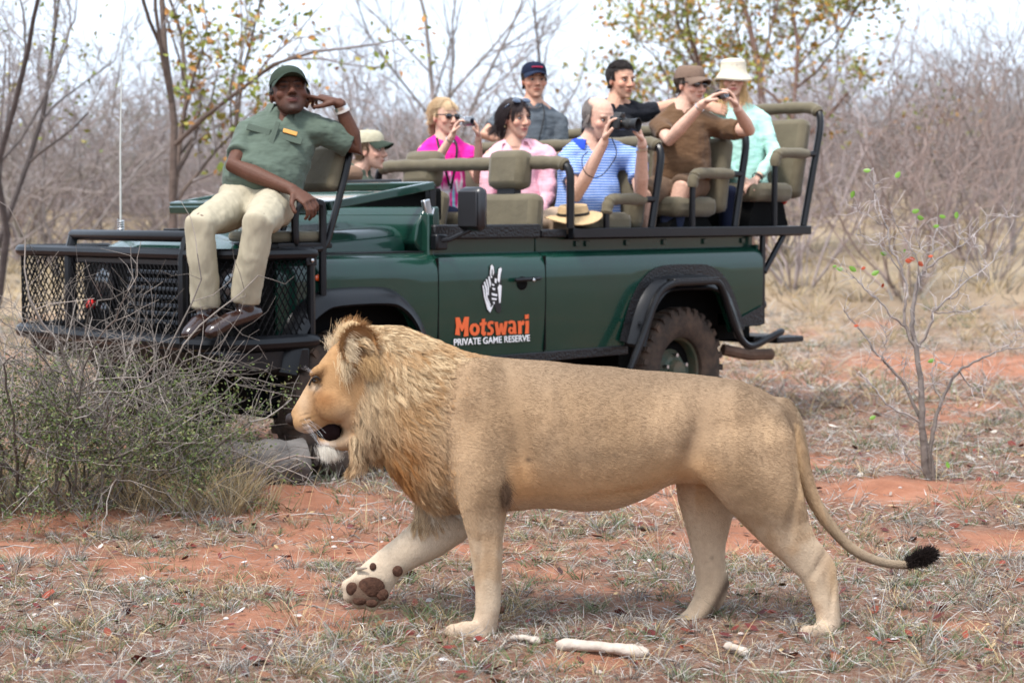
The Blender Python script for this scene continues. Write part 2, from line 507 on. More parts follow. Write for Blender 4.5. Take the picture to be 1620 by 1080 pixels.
grass = stuff('dry_grass', [
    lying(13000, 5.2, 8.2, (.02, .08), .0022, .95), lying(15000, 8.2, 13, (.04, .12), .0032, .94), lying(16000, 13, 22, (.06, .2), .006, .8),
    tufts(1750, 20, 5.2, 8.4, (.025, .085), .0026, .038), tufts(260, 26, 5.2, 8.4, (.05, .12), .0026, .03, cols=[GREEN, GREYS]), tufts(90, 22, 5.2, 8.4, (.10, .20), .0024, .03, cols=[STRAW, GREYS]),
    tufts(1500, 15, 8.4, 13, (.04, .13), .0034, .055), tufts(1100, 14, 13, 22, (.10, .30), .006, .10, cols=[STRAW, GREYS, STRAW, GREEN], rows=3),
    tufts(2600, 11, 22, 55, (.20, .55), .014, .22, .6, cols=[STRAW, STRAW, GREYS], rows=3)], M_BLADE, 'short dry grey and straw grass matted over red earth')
# single tall stalks
p = area_pts(150, 5.2, 9.5, keep=cover(.9)); m = len(p)
stalk = blades(np.column_stack([p, gz(p[:, 0], p[:, 1])]), RNG.random(m) * 6.283, .05 + .35 * RNG.random(m), .15 + .22 * RNG.random(m), np.full(m, .0022), .1 + .7 * RNG.random(m), pick(STRAW, m), 5)
stuff('straw_stalks', [stalk], M_BLADE, 'scattered tall bleached straw stalks')
# dead leaves, curled
def flakes(n, y0, y1, size, cols, th=.7, pts=None, lift=.012):
    p = area_pts(n, y0, y1, keep=cover(th)) if pts is None else pts; n = len(p)
    c = np.column_stack([p, gz(p[:, 0], p[:, 1]) + .004 + lift * RNG.random(n)])
    a = RNG.random(n) * 6.283; s_ = size * (.5 + .8 * RNG.random(n)); curl = .2 + .6 * RNG.random(n)
    til = RNG.normal(size=(n, 2)) * .45
    outl = np.array([(-1, 0), (-.45, .42), (.3, .38), (1, 0), (.3, -.38), (-.45, -.42)])
    V = np.empty((n, 6, 3))
    for j, (u, v) in enumerate(outl):
        lx, ly = u * s_, v * s_
        V[:, j, 0] = c[:, 0] + lx * np.cos(a) - ly * np.sin(a); V[:, j, 1] = c[:, 1] + lx * np.sin(a) + ly * np.cos(a)
        V[:, j, 2] = c[:, 2] + curl * s_ * (u * u * .5 + abs(v) * .9) + til[:, 0] * lx * .5 + til[:, 1] * ly
    b = (np.arange(n) * 6)[:, None]
    F = np.concatenate([b + np.array([[0, 1, 5, 5]]), b + np.array([[1, 2, 4, 5]]), b + np.array([[2, 3, 4, 4]])])
    F = np.concatenate([np.stack([b + np.array([[0, 1, 5]]), b + np.array([[2, 3, 4]])], 1).reshape(-1, 3), (b + np.array([[1, 2, 4]])), (b + np.array([[1, 4, 5]]))])
    C = np.repeat(pick(cols, n, .5)[:, None, :], 6, 1)
    return V.reshape(-1, 3), F, C.reshape(-1, 3)
REDL = [(.12, .018, .012), (.085, .014, .012), (.18, .035, .016), (.06, .02, .015), (.14, .06, .03)]
stuff('leaf_litter', [flakes(900, 5.2, 8.6, .024, REDL), flakes(700, 5.2, 11, .014, [(.38, .33, .30), (.30, .24, .2), (.46, .44, .44), (.40, .28, .14)]), flakes(800, 8.6, 15, .03, REDL + [(.4, .35, .3)])], M_LEAF, 'fallen dark red and pale curled leaves')
# twigs and small stones
b = MB()
for _ in range(330):
    q = area_pts(1, 5.2, 12)[0]; a = RNG.random() * 6.283; L = .05 + .16 * RNG.random(); z = gz(q[0], q[1])[0] + .008
    b.tube([(q[0], q[1], z), (q[0] + L * .5 * math.cos(a), q[1] + L * .5 * math.sin(a), z + .01 + .01 * RNG.random()), (q[0] + L * math.cos(a + .3), q[1] + L * math.sin(a + .3), z + .004)], [.003, .0025, .0012], 4, col=pick([(.20, .17, .15), (.33, .29, .26), (.12, .08, .06)], 1)[0])
o = b.build('fallen_twigs', mat('twig_bark', (.2, .17, .15), .9, vcol=True)); tag(o, 'small grey twigs lying about', kind='stuff')
b = MB()
for _ in range(220):
    q = area_pts(1, 5.2, 12)[0]; r = .004 + .010 * RNG.random() ** 2
    b.ell((q[0], q[1], gz(q[0], q[1])[0] + r * .3), (r, r * .8, r * .6), nu=6, nv=4, col=pick([(.45, .38, .34), (.30, .16, .10), (.5, .47, .45)], 1)[0])
o = b.build('pebbles', mat('pebble_stone', (.4, .35, .3), .9, vcol=True)); tag(o, 'small pale pebbles on the red earth', kind='stuff')
# ---------------------------------------------------------------- the open safari vehicle
M_PAINT = mat('green_paint', (.0035, .033, .022), .24, 0, .2, coat=.5, coat_ior=1.55, dust=((.10, .085, .065), .06, 4.0), bump=.0005, bscale=3)
M_BLACK = mat('black_powder_coat', (.004, .0045, .006), .28, 0, .28, bump=.0003, bscale=250, dust=((.05, .04, .035), .05, 9.0))
M_WIRE = mat('dull_black_wire', (.004, .004, .005), .7, 0, .1)
M_TREAD = mat('black_tread_plate', (.006, .006, .007), .42, 0, .35, bump=.004, bscale=75, bdetail=0)
M_PLASTIC = mat('black_plastic', (.012, .012, .014), .5, 0, .4)
M_RUBBER = mat('tyre_rubber', (.018, .017, .016), .85, 0, .25, dust=((.19, .12, .08), .55, 7.0), bump=.002, bscale=40)
M_RIM = mat('green_wheel_rim', (.018, .06, .042), .45, 0, .4, dust=((.25, .10, .05), .45, 9.0))
M_SLAT = mat('dull_grille', (.06, .07, .085), .4, .6, .5)
M_STEEL = mat('bright_steel', (.55, .55, .55), .3, 1, .5)
M_CANVAS = mat('khaki_canvas', (.118, .100, .064), .85, 0, .2, var=.12, vscale=9, bump=.006, bscale=14, sheen=.15)
M_TANPAD = mat('tan_leather', (.20, .12, .075), .7, 0, .3, var=.1, bump=.002, bscale=30)
M_DARKIN_SHADE = mat('interior_and_shade_black', (.004, .004, .004), .9, 0, .1)  # interior black; also carries painted shade behind the guard and under the bumper
M_GLASS = mat('windscreen_glass', (.75, .82, .80), .04, 0, .9, coat=1.0)
M_LENS = mat('lamp_glass', (.12, .13, .14), .12, .8, .6)
M_RED = mat('red_lens', (.55, .012, .008), .2, 0, .6, coat=.5)
M_ORANGE = mat('orange_lens', (.7, .09, .01), .2, 0, .6, coat=.5)
M_OLETTER = mat('orange_lettering', (.72, .12, .028), .5)
M_WLETTER = mat('white_lettering', (.8, .8, .8), .5)
M_BLETTER = mat('black_emblem_print', (.006, .006, .006), .5)
M_MIRROR = mat('mirror_shell', (.012, .012, .014), .3, 0, .5)

car = empty('safari_vehicle', ORG, ANG)
tag(car, 'dark green open safari vehicle with tiered khaki seats, parked behind the lion', 'vehicle')

SIDE = [(.855, .58), (.868, .75), (.874, .92), (.873, 1.08), (.869, 1.115), (.859, 1.145), (.842, 1.17), (.818, 1.188), (.785, 1.196)]
def side_panel(name, x0, x1, low, sgn=1, mat_=M_PAINT, parent=car, xs=None, high=None):
    """pressed side panel between x0 and x1; low(x) is its lower edge"""
    if xs is None: xs = np.linspace(x0, x1, max(4, int(abs(x1 - x0) / .05)))
    zp = np.array([p[1] for p in SIDE]); yp = np.array([p[0] for p in SIDE])
    V = []; n = len(SIDE) + 6
    for x in xs:
        zl = low(x)
        zz = np.concatenate([np.linspace(zl, max(zl + .01, 1.08), n - 5)[:-1], zp[3:]])
        zz = np.maximum(zz, zl)
        yy = np.interp(zz, zp, yp)
        V.append(np.column_stack([np.full(len(zz), x), yy * sgn, zz]))
    m = len(V[0]); k = len(V)
    V = np.vstack(V)
    back = V.copy(); back[:, 1] -= sgn * .03
    F = []
    o = len(V)
    for i in range(k - 1):
        for j in range(m - 1):
            a = i * m + j
            F.append((a, a + 1, a + m + 1, a + m)); F.append((o + a, o + a + m, o + a + m + 1, o + a + 1))
    for i in range(k - 1):
        for j in (0, m - 1):
            a = i * m + j; F.append((a, a + m, o + a + m, o + a))
    for j in range(m - 1):
        for i in (0, k - 1):
            a = i * m + j; F.append((a, a + 1, o + a + 1, o + a))
    return MB().add(np.vstack([V, back]), F).build(name, mat_, parent, 50)

def arch(cx, pts):
    px_ = [p[0] for p in pts]; pz = [p[1] for p in pts]
    return lambda x, base=.60: np.interp(x, px_, pz) if px_[0] < x < px_[-1] else base
REAR_A = [(-.52, .60), (-.46, .72), (-.36, .88), (-.24, .955), (-.1, .97), (.2, .97), (.33, .93), (.43, .82), (.50, .66), (.52, .60)]
FRONT_A = [(2.28, .60), (2.33, .74), (2.40, .86), (2.50, .94), (2.62, .97), (2.95, .97), (3.07, .94), (3.18, .86), (3.24, .74), (3.28, .60)]
ra = arch(0, REAR_A); fa = arch(0, FRONT_A)
xs_t = np.unique(np.concatenate([np.linspace(-.83, 1.292, 40), [p[0] for p in REAR_A]]))
xs_f = np.unique(np.concatenate([np.linspace(2.170, 3.30, 26), [p[0] for p in FRONT_A]]))
for sg in (1, -1):
    side_panel('tub_side', 0, 0, lambda x: ra(x, .60 + (.06 if x < -.5 else 0)), sg, xs=xs_t)
    side_panel('front_wing', 0, 0, lambda x: fa(x, .60), sg, xs=xs_f)
door = side_panel('door', 1.302, 2.160, lambda x: .597)
side_panel('door', 1.302, 2.160, lambda x: .597, -1)
# upper faces above the shoulder: tub capping, door top, wing top
for sg in (1, -1):
    MB().box((.233, sg * .775, 1.235), (2.118, .02, .085)).build('tub_capping', M_PAINT, car, bevel=.003)
    MB().box((1.731, sg * .775, 1.235), (.858, .02, .085)).build('door_top', M_PAINT, car, bevel=.003)
    MB().box((1.731, sg * .79, 1.315), (.86, .10, .082)).build('door_top_trim', M_TREAD, car, bevel=.01)
    MB().box((1.185, sg * .80, 1.30), (.215, .09, .05)).build('tub_top_trim', M_TREAD, car, bevel=.01)
    MB().box((2.74, sg * .70, 1.195), (1.13, .18, .012)).build('wing_top', M_PAINT, car, bevel=.003)
    MB().box((2.74, sg * .715, 1.206), (1.10, .14, .008)).build('wing_tread_plate', M_TREAD, car, bevel=.002)
# small cleats under the rail
for px_ in (912, 928, 991, 1050, 1114, 1174):
    p = von(px_, 386, .787)
    MB().box((p[0], .79, 1.235), (.035, .018, .035)).build('cleat', M_PAINT, car, bevel=.003)
# floor, firewall, inner boxes so no daylight shows through
MB().box((1.2, 0, .62), (4.1, 1.5, .10)).build('chassis_floor', M_DARKIN_SHADE, car)
MB().box((.1, 0, 1.0), (1.9, 1.5, .5)).build('load_deck', M_DARKIN_SHADE, car, bevel=.01)
MB().box((-.83, 0, .93), (.02, 1.66, .55)).build('tail_panel', M_PAINT, car, bevel=.005)
MB().box((2.16, 0, 1.02), (.05, 1.62, .80)).build('firewall', M_PAINT, car, bevel=.01)
MB().box((2.75, 0, .95), (1.0, 1.05, .45)).build('engine_block', M_DARKIN_SHADE, car)
# scuttle that carries the folded windscreen
b = MB()
prof = [(2.03, 1.20), (2.19, 1.20), (2.24, 1.26), (2.22, 1.36), (2.15, 1.455), (2.05, 1.46)]
b.prism([(x, -.76, z) for x, z in prof], (0, 1.52, 0))
b.build('scuttle', M_PAINT, car, bevel=.012)
MB().box((2.00, .0, 1.47), (.10, 1.36, .19)).build('dashboard', M_DARKIN_SHADE, car, bevel=.02)
MB().box((1.93, .02, 1.52), (.03, .56, .20)).build('dashboard_panel', M_PLASTIC, car, bevel=.008)
# bonnet: crowned sheet with raised middle and rounded flanks
b = MB(); rings = []
for x in np.linspace(2.23, 3.40, 16):
    t = (x - 2.23) / 1.17
    zt = 1.345 - .075 * t - .05 * max(0, (t - .86) / .14) ** 2
    hw = .665 - .045 * t
    ys = np.concatenate([[-hw, -hw], -hw + .16 * np.array([.04, .14, .3, .5, .75, 1]), np.linspace(-hw + .2, hw - .2, 9), hw - .16 * np.array([1, .75, .5, .3, .14, .04]), [hw, hw]])
    e = 1 - np.clip((hw - np.abs(ys)) / .16, 0, 1)
    zz = 1.212 + (zt - 1.212) * np.sqrt(np.clip(1 - e ** 2.4, 0, 1)) + .012 * np.cos(ys / hw * 1.4)
    zz = np.where(np.abs(ys) < .26, zz + .018, zz)
    zz[0] = zz[-1] = 1.19
    rings.append(np.column_stack([np.full(len(ys), x), ys, zz]))
m = len(rings[0]); V = np.vstack(rings)
F = [(i * m + j, i * m + j + 1, (i + 1) * m + j + 1, (i + 1) * m + j) for i in range(len(rings) - 1) for j in range(m - 1)]
F += [tuple(range(m)), tuple((len(rings) - 1) * m + j for j in range(m))[::-1]]
bonnet = MB().add(V, F).build('bonnet', M_PAINT, car, 42)
MB().box((3.0, -.33, 1.328), (.22, .16, .012)).build('bonnet_vent', M_BLACK, bonnet, bevel=.003)
# front panel, grille slats, lamps
MB().box((3.33, 0, .96), (.05, 1.72, .52)).build('front_panel', M_DARKIN_SHADE, car, bevel=.015)  # coloured near-black to paint in the shade behind the guard screen
for k in range(8):
    MB().box((3.375, 0, .83 + .045 * k), (.02, .74, .022)).build('grille_slat', M_SLAT, car, bevel=.004)
MB().box((3.362, 0, .99), (.015, .80, .40)).build('grille_backing', M_DARKIN_SHADE, car)
for sg in (1, -1):
    l = MB().ell((3.37, sg * .60, 1.03), (.045, .09, .09)).build('headlamp', M_LENS, car)
    MB().tube([(3.35, sg * .60, 1.03), (3.39, sg * .60, 1.03)], .105, 20).build('headlamp_rim', M_BLACK, l)
    MB().ell((3.37, sg * .76, .90), (.03, .035, .035)).build('indicator', M_RED, car)
    MB().ell((3.37, sg * .60, .88), (.03, .04, .04)).build('side_lamp', M_LENS, car)
MB().ell((3.03, .878, 1.085), (.028, .012, .018)).build('side_repeater', M_ORANGE, car)
# ---- bull bar with expanded-metal guards
G = .95
R_ = .035
def corner(y0, x0, sg, z):
    if sg < 0: return [(3.13, -G, z), (3.50, -G, z), (3.66, -(G - .01), z), (3.73, -(G - .05), z), (3.75, -(G - .13), z), (3.74, -(G - .36), z)]
    return [(3.13, sg * G, z), (3.40, sg * G, z), (3.53, sg * (G - .02), z), (3.64, sg * (G - .09), z), (3.70, sg * (G - .20), z), (3.72, sg * (G - .36), z)]
bull = empty('bull_bar'); bull.parent = car
for z, r, nm in ((1.215, .032, 'top_rail'), (.765, .04, 'bumper_tube')):
    pts = corner(0, 0, 1, z) + [(3.73, 0, z)] + corner(0, 0, -1, z)[::-1]
    MB().tube(smooth_path(pts, 4), r, 10, round_ends=True).build(nm, M_BLACK, bull)
MB().prism([(3.10, -.93, .60), (3.66, -.90, .62), (3.70, -.90, .735), (3.10, -.93, .735)], (0, 1.83, 0)).build('bumper_beam', M_BLACK, bull, bevel=.02)
for sg, yu in ((-1, -.40), (1, .66)):
    b = MB(); b.tube([(3.73, yu, .74), (3.73, yu, 1.20), (3.70, yu, 1.305)], .028, 8, round_ends=True)
    b.box((3.725, yu, 1.0), (.02, .085, .48)); b.build('upright', M_BLACK, bull)
    MB().tube([(3.14, sg * G, .765), (3.14, sg * G, 1.215)], .022, 8).build('end_post', M_BLACK, bull)
    b = MB(); b.box((3.15, sg * (G + .012), 1.18), (.07, .02, .055)); b.build('bracket', M_BLACK, bull, bevel=.006)
    MB().ell((3.15, sg * (G + .026), 1.18), (.011, .008, .011)).build('bolt', M_STEEL, bull)
MB().tube([(3.70, -.40, 1.305), (3.70, .66, 1.305)], .03, 10, round_ends=True).build('centre_hoop', M_BLACK, bull)
MB().box((3.70, .13, 1.175), (.05, 1.06, .045)).build('centre_rail', M_BLACK, bull, bevel=.008)
def lattice(P, s_len, z0, z1, step=.036, slope=1.7, w=.0036):
    """diamond wire screen on the sheet P(s, z)"""
    b = MB(); h = z1 - z0
    for d in (1, -1):
        s = -h / slope
        while s < s_len + h / slope:
            a, c = (s, s + h / slope) if d > 0 else (s + h / slope, s)
            za, zc = z0, z1
            pts = []
            for t in np.linspace(0, 1, 7):
                ss = a + (c - a) * t
                if 0 <= ss <= s_len: pts.append(P(ss, z0 + h * t))
            if len(pts) > 1: b.tube(pts, w, 4)
            s += step
    return b
for sg in (1, -1):
    path = smooth_path(corner(0, 0, sg, 0)[1:], 4)[:, :2]; path = np.vstack([[(3.14, sg * G)], path])
    seg = np.concatenate([[0], np.cumsum(np.linalg.norm(np.diff(path, axis=0), axis=1))])
    def Pw(s, z, seg=seg, path=path):
        return (np.interp(s, seg, path[:, 0]), np.interp(s, seg, path[:, 1]), z)
    o = lattice(Pw, seg[-1], .80, 1.20).build('guard_screen', M_WIRE, bull, 0); o['kind'] = 'stuff'
    if sg < 0:
        o = lattice(lambda s, z: (3.73, -(.41 + s), z), .18, .80, 1.20).build('guard_screen', M_WIRE, bull, 0); o['kind'] = 'stuff'
o = lattice(lambda s, z: (3.735, -.39 + s, z), 1.03, .80, 1.16).build('guard_screen', M_WIRE, bull, 0); o['kind'] = 'stuff'
MB().prism([(3.02, -.72, .60), (3.45, -.70, .62), (3.30, -.66, .36), (2.98, -.66, .32)], (0, 1.40, 0)).build('front_shade_panel', M_DARKIN_SHADE, bull, bevel=.01)  # added dark panel, stands in for the black shade under the front
MB().tube([(2.79, -.70, .40), (2.79, .70, .40)], .055, 10).build('front_axle', M_DARKIN_SHADE, car)
MB().tube([(0, -.70, .40), (0, .70, .40)], .055, 10).build('rear_axle', M_DARKIN_SHADE, car)
MB().box((1.4, 0, .47), (3.0, .9, .24)).build('chassis_rails', M_DARKIN_SHADE, car, bevel=.02)
# ---- ranger's seat on the front corner
ts = empty('tracker_seat'); ts.parent = car
tb = lambda pts, r=.02, nm='seat_tube', k=5, mt=M_BLACK, par=ts: MB().tube(smooth_path(pts, k), r, 9, round_ends=True).build(nm, mt, par)
for y in (.50, .90):
    tb([(3.02, y, .95), (3.02, y, 1.15), (3.02, y, 1.44), (3.05, y, 1.475), (3.12, y, 1.49), (3.17, y, 1.47), (3.20, y, 1.42), (3.20, y, 1.27)], .021, 'arm_hoop')
    tb([(2.83, y, 1.735), (2.87, y, 1.60), (2.96, y, 1.35), (3.00, y, 1.26), (3.06, y, 1.235), (3.28, y, 1.235)], .019, 'back_tube')
    MB().box((3.06, y, .95), (.13, .03, .05)).build('mount_bracket', M_BLACK, ts, bevel=.006)
    for dx in (-.045, .045):
        MB().ell((3.06 + dx, y + .018, .95), (.012, .008, .012)).build('bolt', M_STEEL, ts)
MB().box((3.14, .70, 1.255), (.36, .42, .03)).build('seat_frame', M_BLACK, ts, bevel=.006)
MB().tube([(3.16, .70, 1.24), (3.16, .70, 1.05)], .03, 8).build('pedestal', M_BLACK, ts)
MB().box((3.15, .70, 1.30), (.40, .37, .055)).build('cushion', M_CANVAS, ts, bevel=.022)
ry = Matrix.Rotation(math.radians(-20), 3, 'Y')
MB().box((2.88, .70, 1.655), (.085, .37, .25), R=np.array(ry)).build('backrest', M_CANVAS, ts, bevel=.03)
# ---- folded windscreen frame
ws = empty('folded_windscreen'); ws.parent = car
A = np.array([2.08, 0, 1.575]); Bp = np.array([2.80, 0, 1.465])
def wp(t, y, dz=0): q = A + (Bp - A) * t; return (q[0], y, q[2] + dz)
for sg in (1, -1):
    MB().box((wp(.5, sg * .72)), (np.linalg.norm(Bp - A) + .02, .05, .045), R=np.array(Matrix.Rotation(math.atan2(A[2] - Bp[2], Bp[0] - A[0]), 3, 'Y'))).build('side_frame', M_PAINT, ws, bevel=.006)
    MB().box((2.07, sg * .71, 1.515), (.05, .04, .14)).build('hinge', M_BLACK, ws, bevel=.006)
rw = np.array(Matrix.Rotation(math.atan2(A[2] - Bp[2], Bp[0] - A[0]), 3, 'Y'))
MB().box(wp(0, 0, .0), (.05, 1.39, .045), R=rw).build('rear_frame', M_PAINT, ws, bevel=.006)
MB().box(wp(.45, 0, -.002), (.035, 1.385, .04), R=rw).build('cross_frame', M_PAINT, ws, bevel=.006)
b = MB(); b.box(wp(1, 0), (.07, 1.48, .05), R=rw); b.box(wp(1.06, 0, -.02), (.02, 1.44, .05), R=rw); b.build('front_frame', M_PAINT, ws, bevel=.008)
for y0, y1 in ((-.68, -.01), (.01, .68)):
    MB().box(wp(.72, (y0 + y1) / 2, .004), (.37, y1 - y0, .006), R=rw).build('glass_pane', M_GLASS, ws)
for sg in (1, -1):
    MB().box((2.14, sg * .755, 1.44), (.05, .03, .12), R=np.array(Matrix.Rotation(.25, 3, 'Y'))).build('screen_clamp', M_STEEL, car, bevel=.008)
    MB().tube([(2.17, sg * .765, 1.21), (2.10, sg * .765, 1.45)], .008, 6).build('screen_stay', M_STEEL, car)
# dash pad, steering wheel
MB().box((1.88, -.44, 1.655), (.16, .56, .11)).build('dash_pad', M_TANPAD, car, bevel=.045)
MB().tube(smooth_path([(1.72 + .18 * .35 * math.sin(t), -.45 + .19 * math.cos(t), 1.52 + .18 * math.sin(t)) for t in np.linspace(0, 2 * math.pi, 17)], 2), .014, 7).build('steering_wheel', M_PLASTIC, car)
# mirror
mr_ = MB().box((2.02, 1.0, 1.445), (.075, .175, .245), R=np.array(Matrix.Rotation(.12, 3, 'Z'))).build('wing_mirror', M_MIRROR, car, bevel=.035)
MB().box((2.066, 1.005, 1.445), (.012, .135, .20), R=np.array(Matrix.Rotation(.12, 3, 'Z'))).build('mirror_back', M_PLASTIC, mr_, bevel=.02)
MB().tube([(2.15, .84, 1.265), (2.10, .90, 1.275), (2.02, .985, 1.33)], .013, 7).build('mirror_arm', M_BLACK, car)
MB().box((2.13, .84, 1.26), (.09, .06, .09)).build('mirror_bracket', M_BLACK, car, bevel=.012)
# antenna on the far wing
MB().tube([(3.2, -.70, 1.22), (3.2, -.70, 1.30), (3.2, -.70, 1.36)], .016, 8).build('aerial_base', M_STEEL, car)
b = MB(); b.tube([(3.2 + .018 * math.cos(t), -.70 + .018 * math.sin(t), 1.30 + .0022 * t) for t in np.arange(0, 38, .6)], .005, 5)
b.build('aerial_spring', M_STEEL, car)
MB().tube([(3.2, -.70, 1.36), (3.195, -.70, 1.8), (3.175, -.70, 2.36)], [.006, .0045, .003], 5).build('aerial_whip', mat('pale_whip', (.5, .5, .46), .5), car)
# ---- door furniture and print
dy = .876
hd = MB().tube([von(817, 443, .90), von(848, 441, .90), von(855, 440, .885)], [.013, .012, .01], 8, round_ends=True).build('handle', M_BLACK, door)
MB().ell(von(845, 443, .915), (.01, .006, .01)).build('lock', M_STEEL, hd)
MB().ell(von(826, 448, .876), (.045, .005, .04)).build('handle_recess', M_DARKIN_SHADE, door)
def zx(x, y): return von(690 + x / 6.0, 400 + y / 6.0, dy + .001)
def flat(b, pts, lift=0.0, th=.0022):
    P = [zx(*p) for p in pts]
    P = [np.array([q[0], dy - .002 + lift, q[2]]) for q in P]
    b.prism(P, (0, th, 0))
def stroke(b, pts, w, lift=0.0):
    pts = np.asarray(pts, float)
    w = np.broadcast_to(np.asarray(w, float), (len(pts),))
    T = np.gradient(pts, axis=0); T /= np.linalg.norm(T, axis=1)[:, None] + 1e-9
    Nn = np.column_stack([-T[:, 1], T[:, 0]])
    L_ = pts + Nn * w[:, None] / 2; R2 = pts - Nn * w[:, None] / 2
    for i in range(len(pts) - 1):
        flat(b, [L_[i], L_[i + 1], R2[i + 1], R2[i]], lift + .0001 * (i % 2))
def letter(strokes):
    b = MB()
    for k, (pts, w) in enumerate(strokes): stroke(b, pts, w, .0002 * k)
    return b.build('letter', M_OLETTER, door, 0)
def arcp(cx, cy, rx, ry, a0, a1, n=12):
    return [(cx + rx * math.cos(math.radians(a)), cy + ry * math.sin(math.radians(a))) for a in np.linspace(a0, a1, n)]
b = MB(); flat(b, [(186, 614), (222, 611), (250, 690), (272, 608), (313, 607), (306, 700), (308, 788), (266, 793), (272, 706), (252, 742), (240, 742), (222, 700), (226, 782), (184, 776), (194, 700)]); b.build('letter', M_OLETTER, door, 0)
letter([(arcp(367, 727, 33, 44, -90, 270, 22), 30)])
b = MB(); flat(b, [(436, 628), (466, 624), (464, 655), (482, 654), (478, 684), (463, 686), (460, 745), (476, 750), (470, 782), (448, 786), (430, 766), (434, 690), (418, 692), (416, 664), (435, 660)]); b.build('letter', M_OLETTER, door, 0)
letter([(smooth_path([(546, 665, 0), (520, 660, 0), (502, 678, 0), (508, 704, 0), (528, 720, 0), (534, 745, 0), (518, 768, 0), (488, 766, 0)], 4)[:, :2], 27)])
b = MB(); flat(b, [(556, 656), (586, 654), (598, 725), (608, 668), (632, 666), (640, 722), (650, 652), (680, 648), (660, 776), (628, 778), (618, 738), (608, 778), (574, 782)]); b.build('letter', M_OLETTER, door, 0)
letter([(smooth_path([(690, 668, 0), (712, 654, 0), (738, 660, 0), (746, 690, 0), (748, 735, 0), (752, 768, 0)], 4)[:, :2], 26), (arcp(716, 735, 21, 25, -70, 270, 16), 22)])
b = MB(); flat(b, [(776, 648), (806, 644), (808, 660), (826, 642), (840, 650), (834, 682), (812, 688), (814, 766), (780, 770), (782, 700)]); b.build('letter', M_OLETTER, door, 0)
b = MB(); flat(b, [(848, 646), (882, 642), (880, 764), (846, 768), (852, 700)]); b.build('letter', M_OLETTER, door, 0)
b = MB(); flat(b, [(844, 588), (880, 582), (880, 622), (846, 628)]); b.build('letter', M_OLETTER, door, 0)
def words_on(txt, p0, p1, height, name):
    cu = bpy.data.curves.new(name, 'FONT'); cu.body = txt; cu.size = 1; cu.extrude = .002; cu.offset = .012
    o = bpy.data.objects.new('tmp', cu); COL.objects.link(o)
    dg = bpy.context.evaluated_depsgraph_get(); dg.update()
    me = bpy.data.meshes.new_from_object(o.evaluated_get(dg)); bpy.data.objects.remove(o)
    V = np.empty(len(me.vertices) * 3); me.vertices.foreach_get('co', V); V = V.reshape(-1, 3)
    sx = (p1[0] - p0[0]) / (V[:, 0].max() - V[:, 0].min())
    t = (V[:, 0] - V[:, 0].min()) / (V[:, 0].max() - V[:, 0].min())
    W = np.column_stack([p0[0] + t * (p1[0] - p0[0]), dy + .0005 + V[:, 2] * .4, p0[2] + t * (p1[2] - p0[2]) + (V[:, 1] - V[:, 1].min()) / (V[:, 1].max() - V[:, 1].min()) * height])
    me.vertices.foreach_set('co', W.ravel().astype(np.float32)); me.update()
    return put(name, me, M_WLETTER, door, 0)
words_on('PRIVATE GAME RESERVE', zx(170, 880), zx(890, 836), .038, 'lettering')
# zebra head emblem
b = MB(); flat(b, [(428, 305), (455, 268), (500, 215), (512, 125), (528, 108), (550, 130), (560, 190), (580, 200), (590, 150), (612, 134), (628, 150), (612, 230), (626, 300), (624, 360), (612, 470), (620, 540), (600, 570), (572, 556), (556, 500), (512, 572), (480, 545), (448, 420)]); b.build('emblem', M_BLETTER, door, 0)
bw = []
for poly in ([(512, 200), (518, 128), (528, 112), (545, 135), (548, 190), (540, 215), (535, 160), (527, 150), (522, 210), (534, 235), (520, 238)],
             [(584, 262), (592, 160), (612, 140), (622, 152), (608, 215), (604, 262), (598, 285)],
             [(600, 300), (620, 310), (610, 470), (598, 476), (592, 400), (586, 330)],
             [(440, 305), (452, 312), (470, 430), (520, 520), (545, 490), (512, 566), (486, 532), (456, 420)],
             [(452, 280), (462, 272), (482, 330), (486, 420), (520, 500), (506, 490), (474, 425), (468, 335)],
             [(472, 258), (482, 248), (500, 320), (498, 400), (488, 400), (490, 330)],
             [(494, 228), (506, 222), (520, 290), (512, 330), (506, 300)],
             [(530, 290), (552, 300), (548, 315), (530, 308)], [(528, 328), (560, 336), (556, 356), (540, 352)],
             [(526, 380), (580, 392), (576, 412), (530, 402)], [(528, 425), (576, 432), (568, 448), (530, 444)], [(540, 462), (556, 466), (552, 486), (542, 480)],
             [(556, 240), (576, 246), (570, 290), (558, 284)]):
    b = MB(); flat(b, poly, .0022); b.build('emblem_stripe', M_WLETTER, door, 0)
# door seam (hinge pillar) and sill
MB().box((1.297, .862, .89), (.008, .02, .56)).build('door_gap', M_DARKIN_SHADE, car)
MB().box((2.165, .862, .89), (.008, .02, .56)).build('door_gap', M_DARKIN_SHADE, car)
for sg in (1, -1):
    MB().box((1.42, sg * .845, .572), (1.75, .05, .058)).build('sill_trim', M_TREAD, car, bevel=.006)
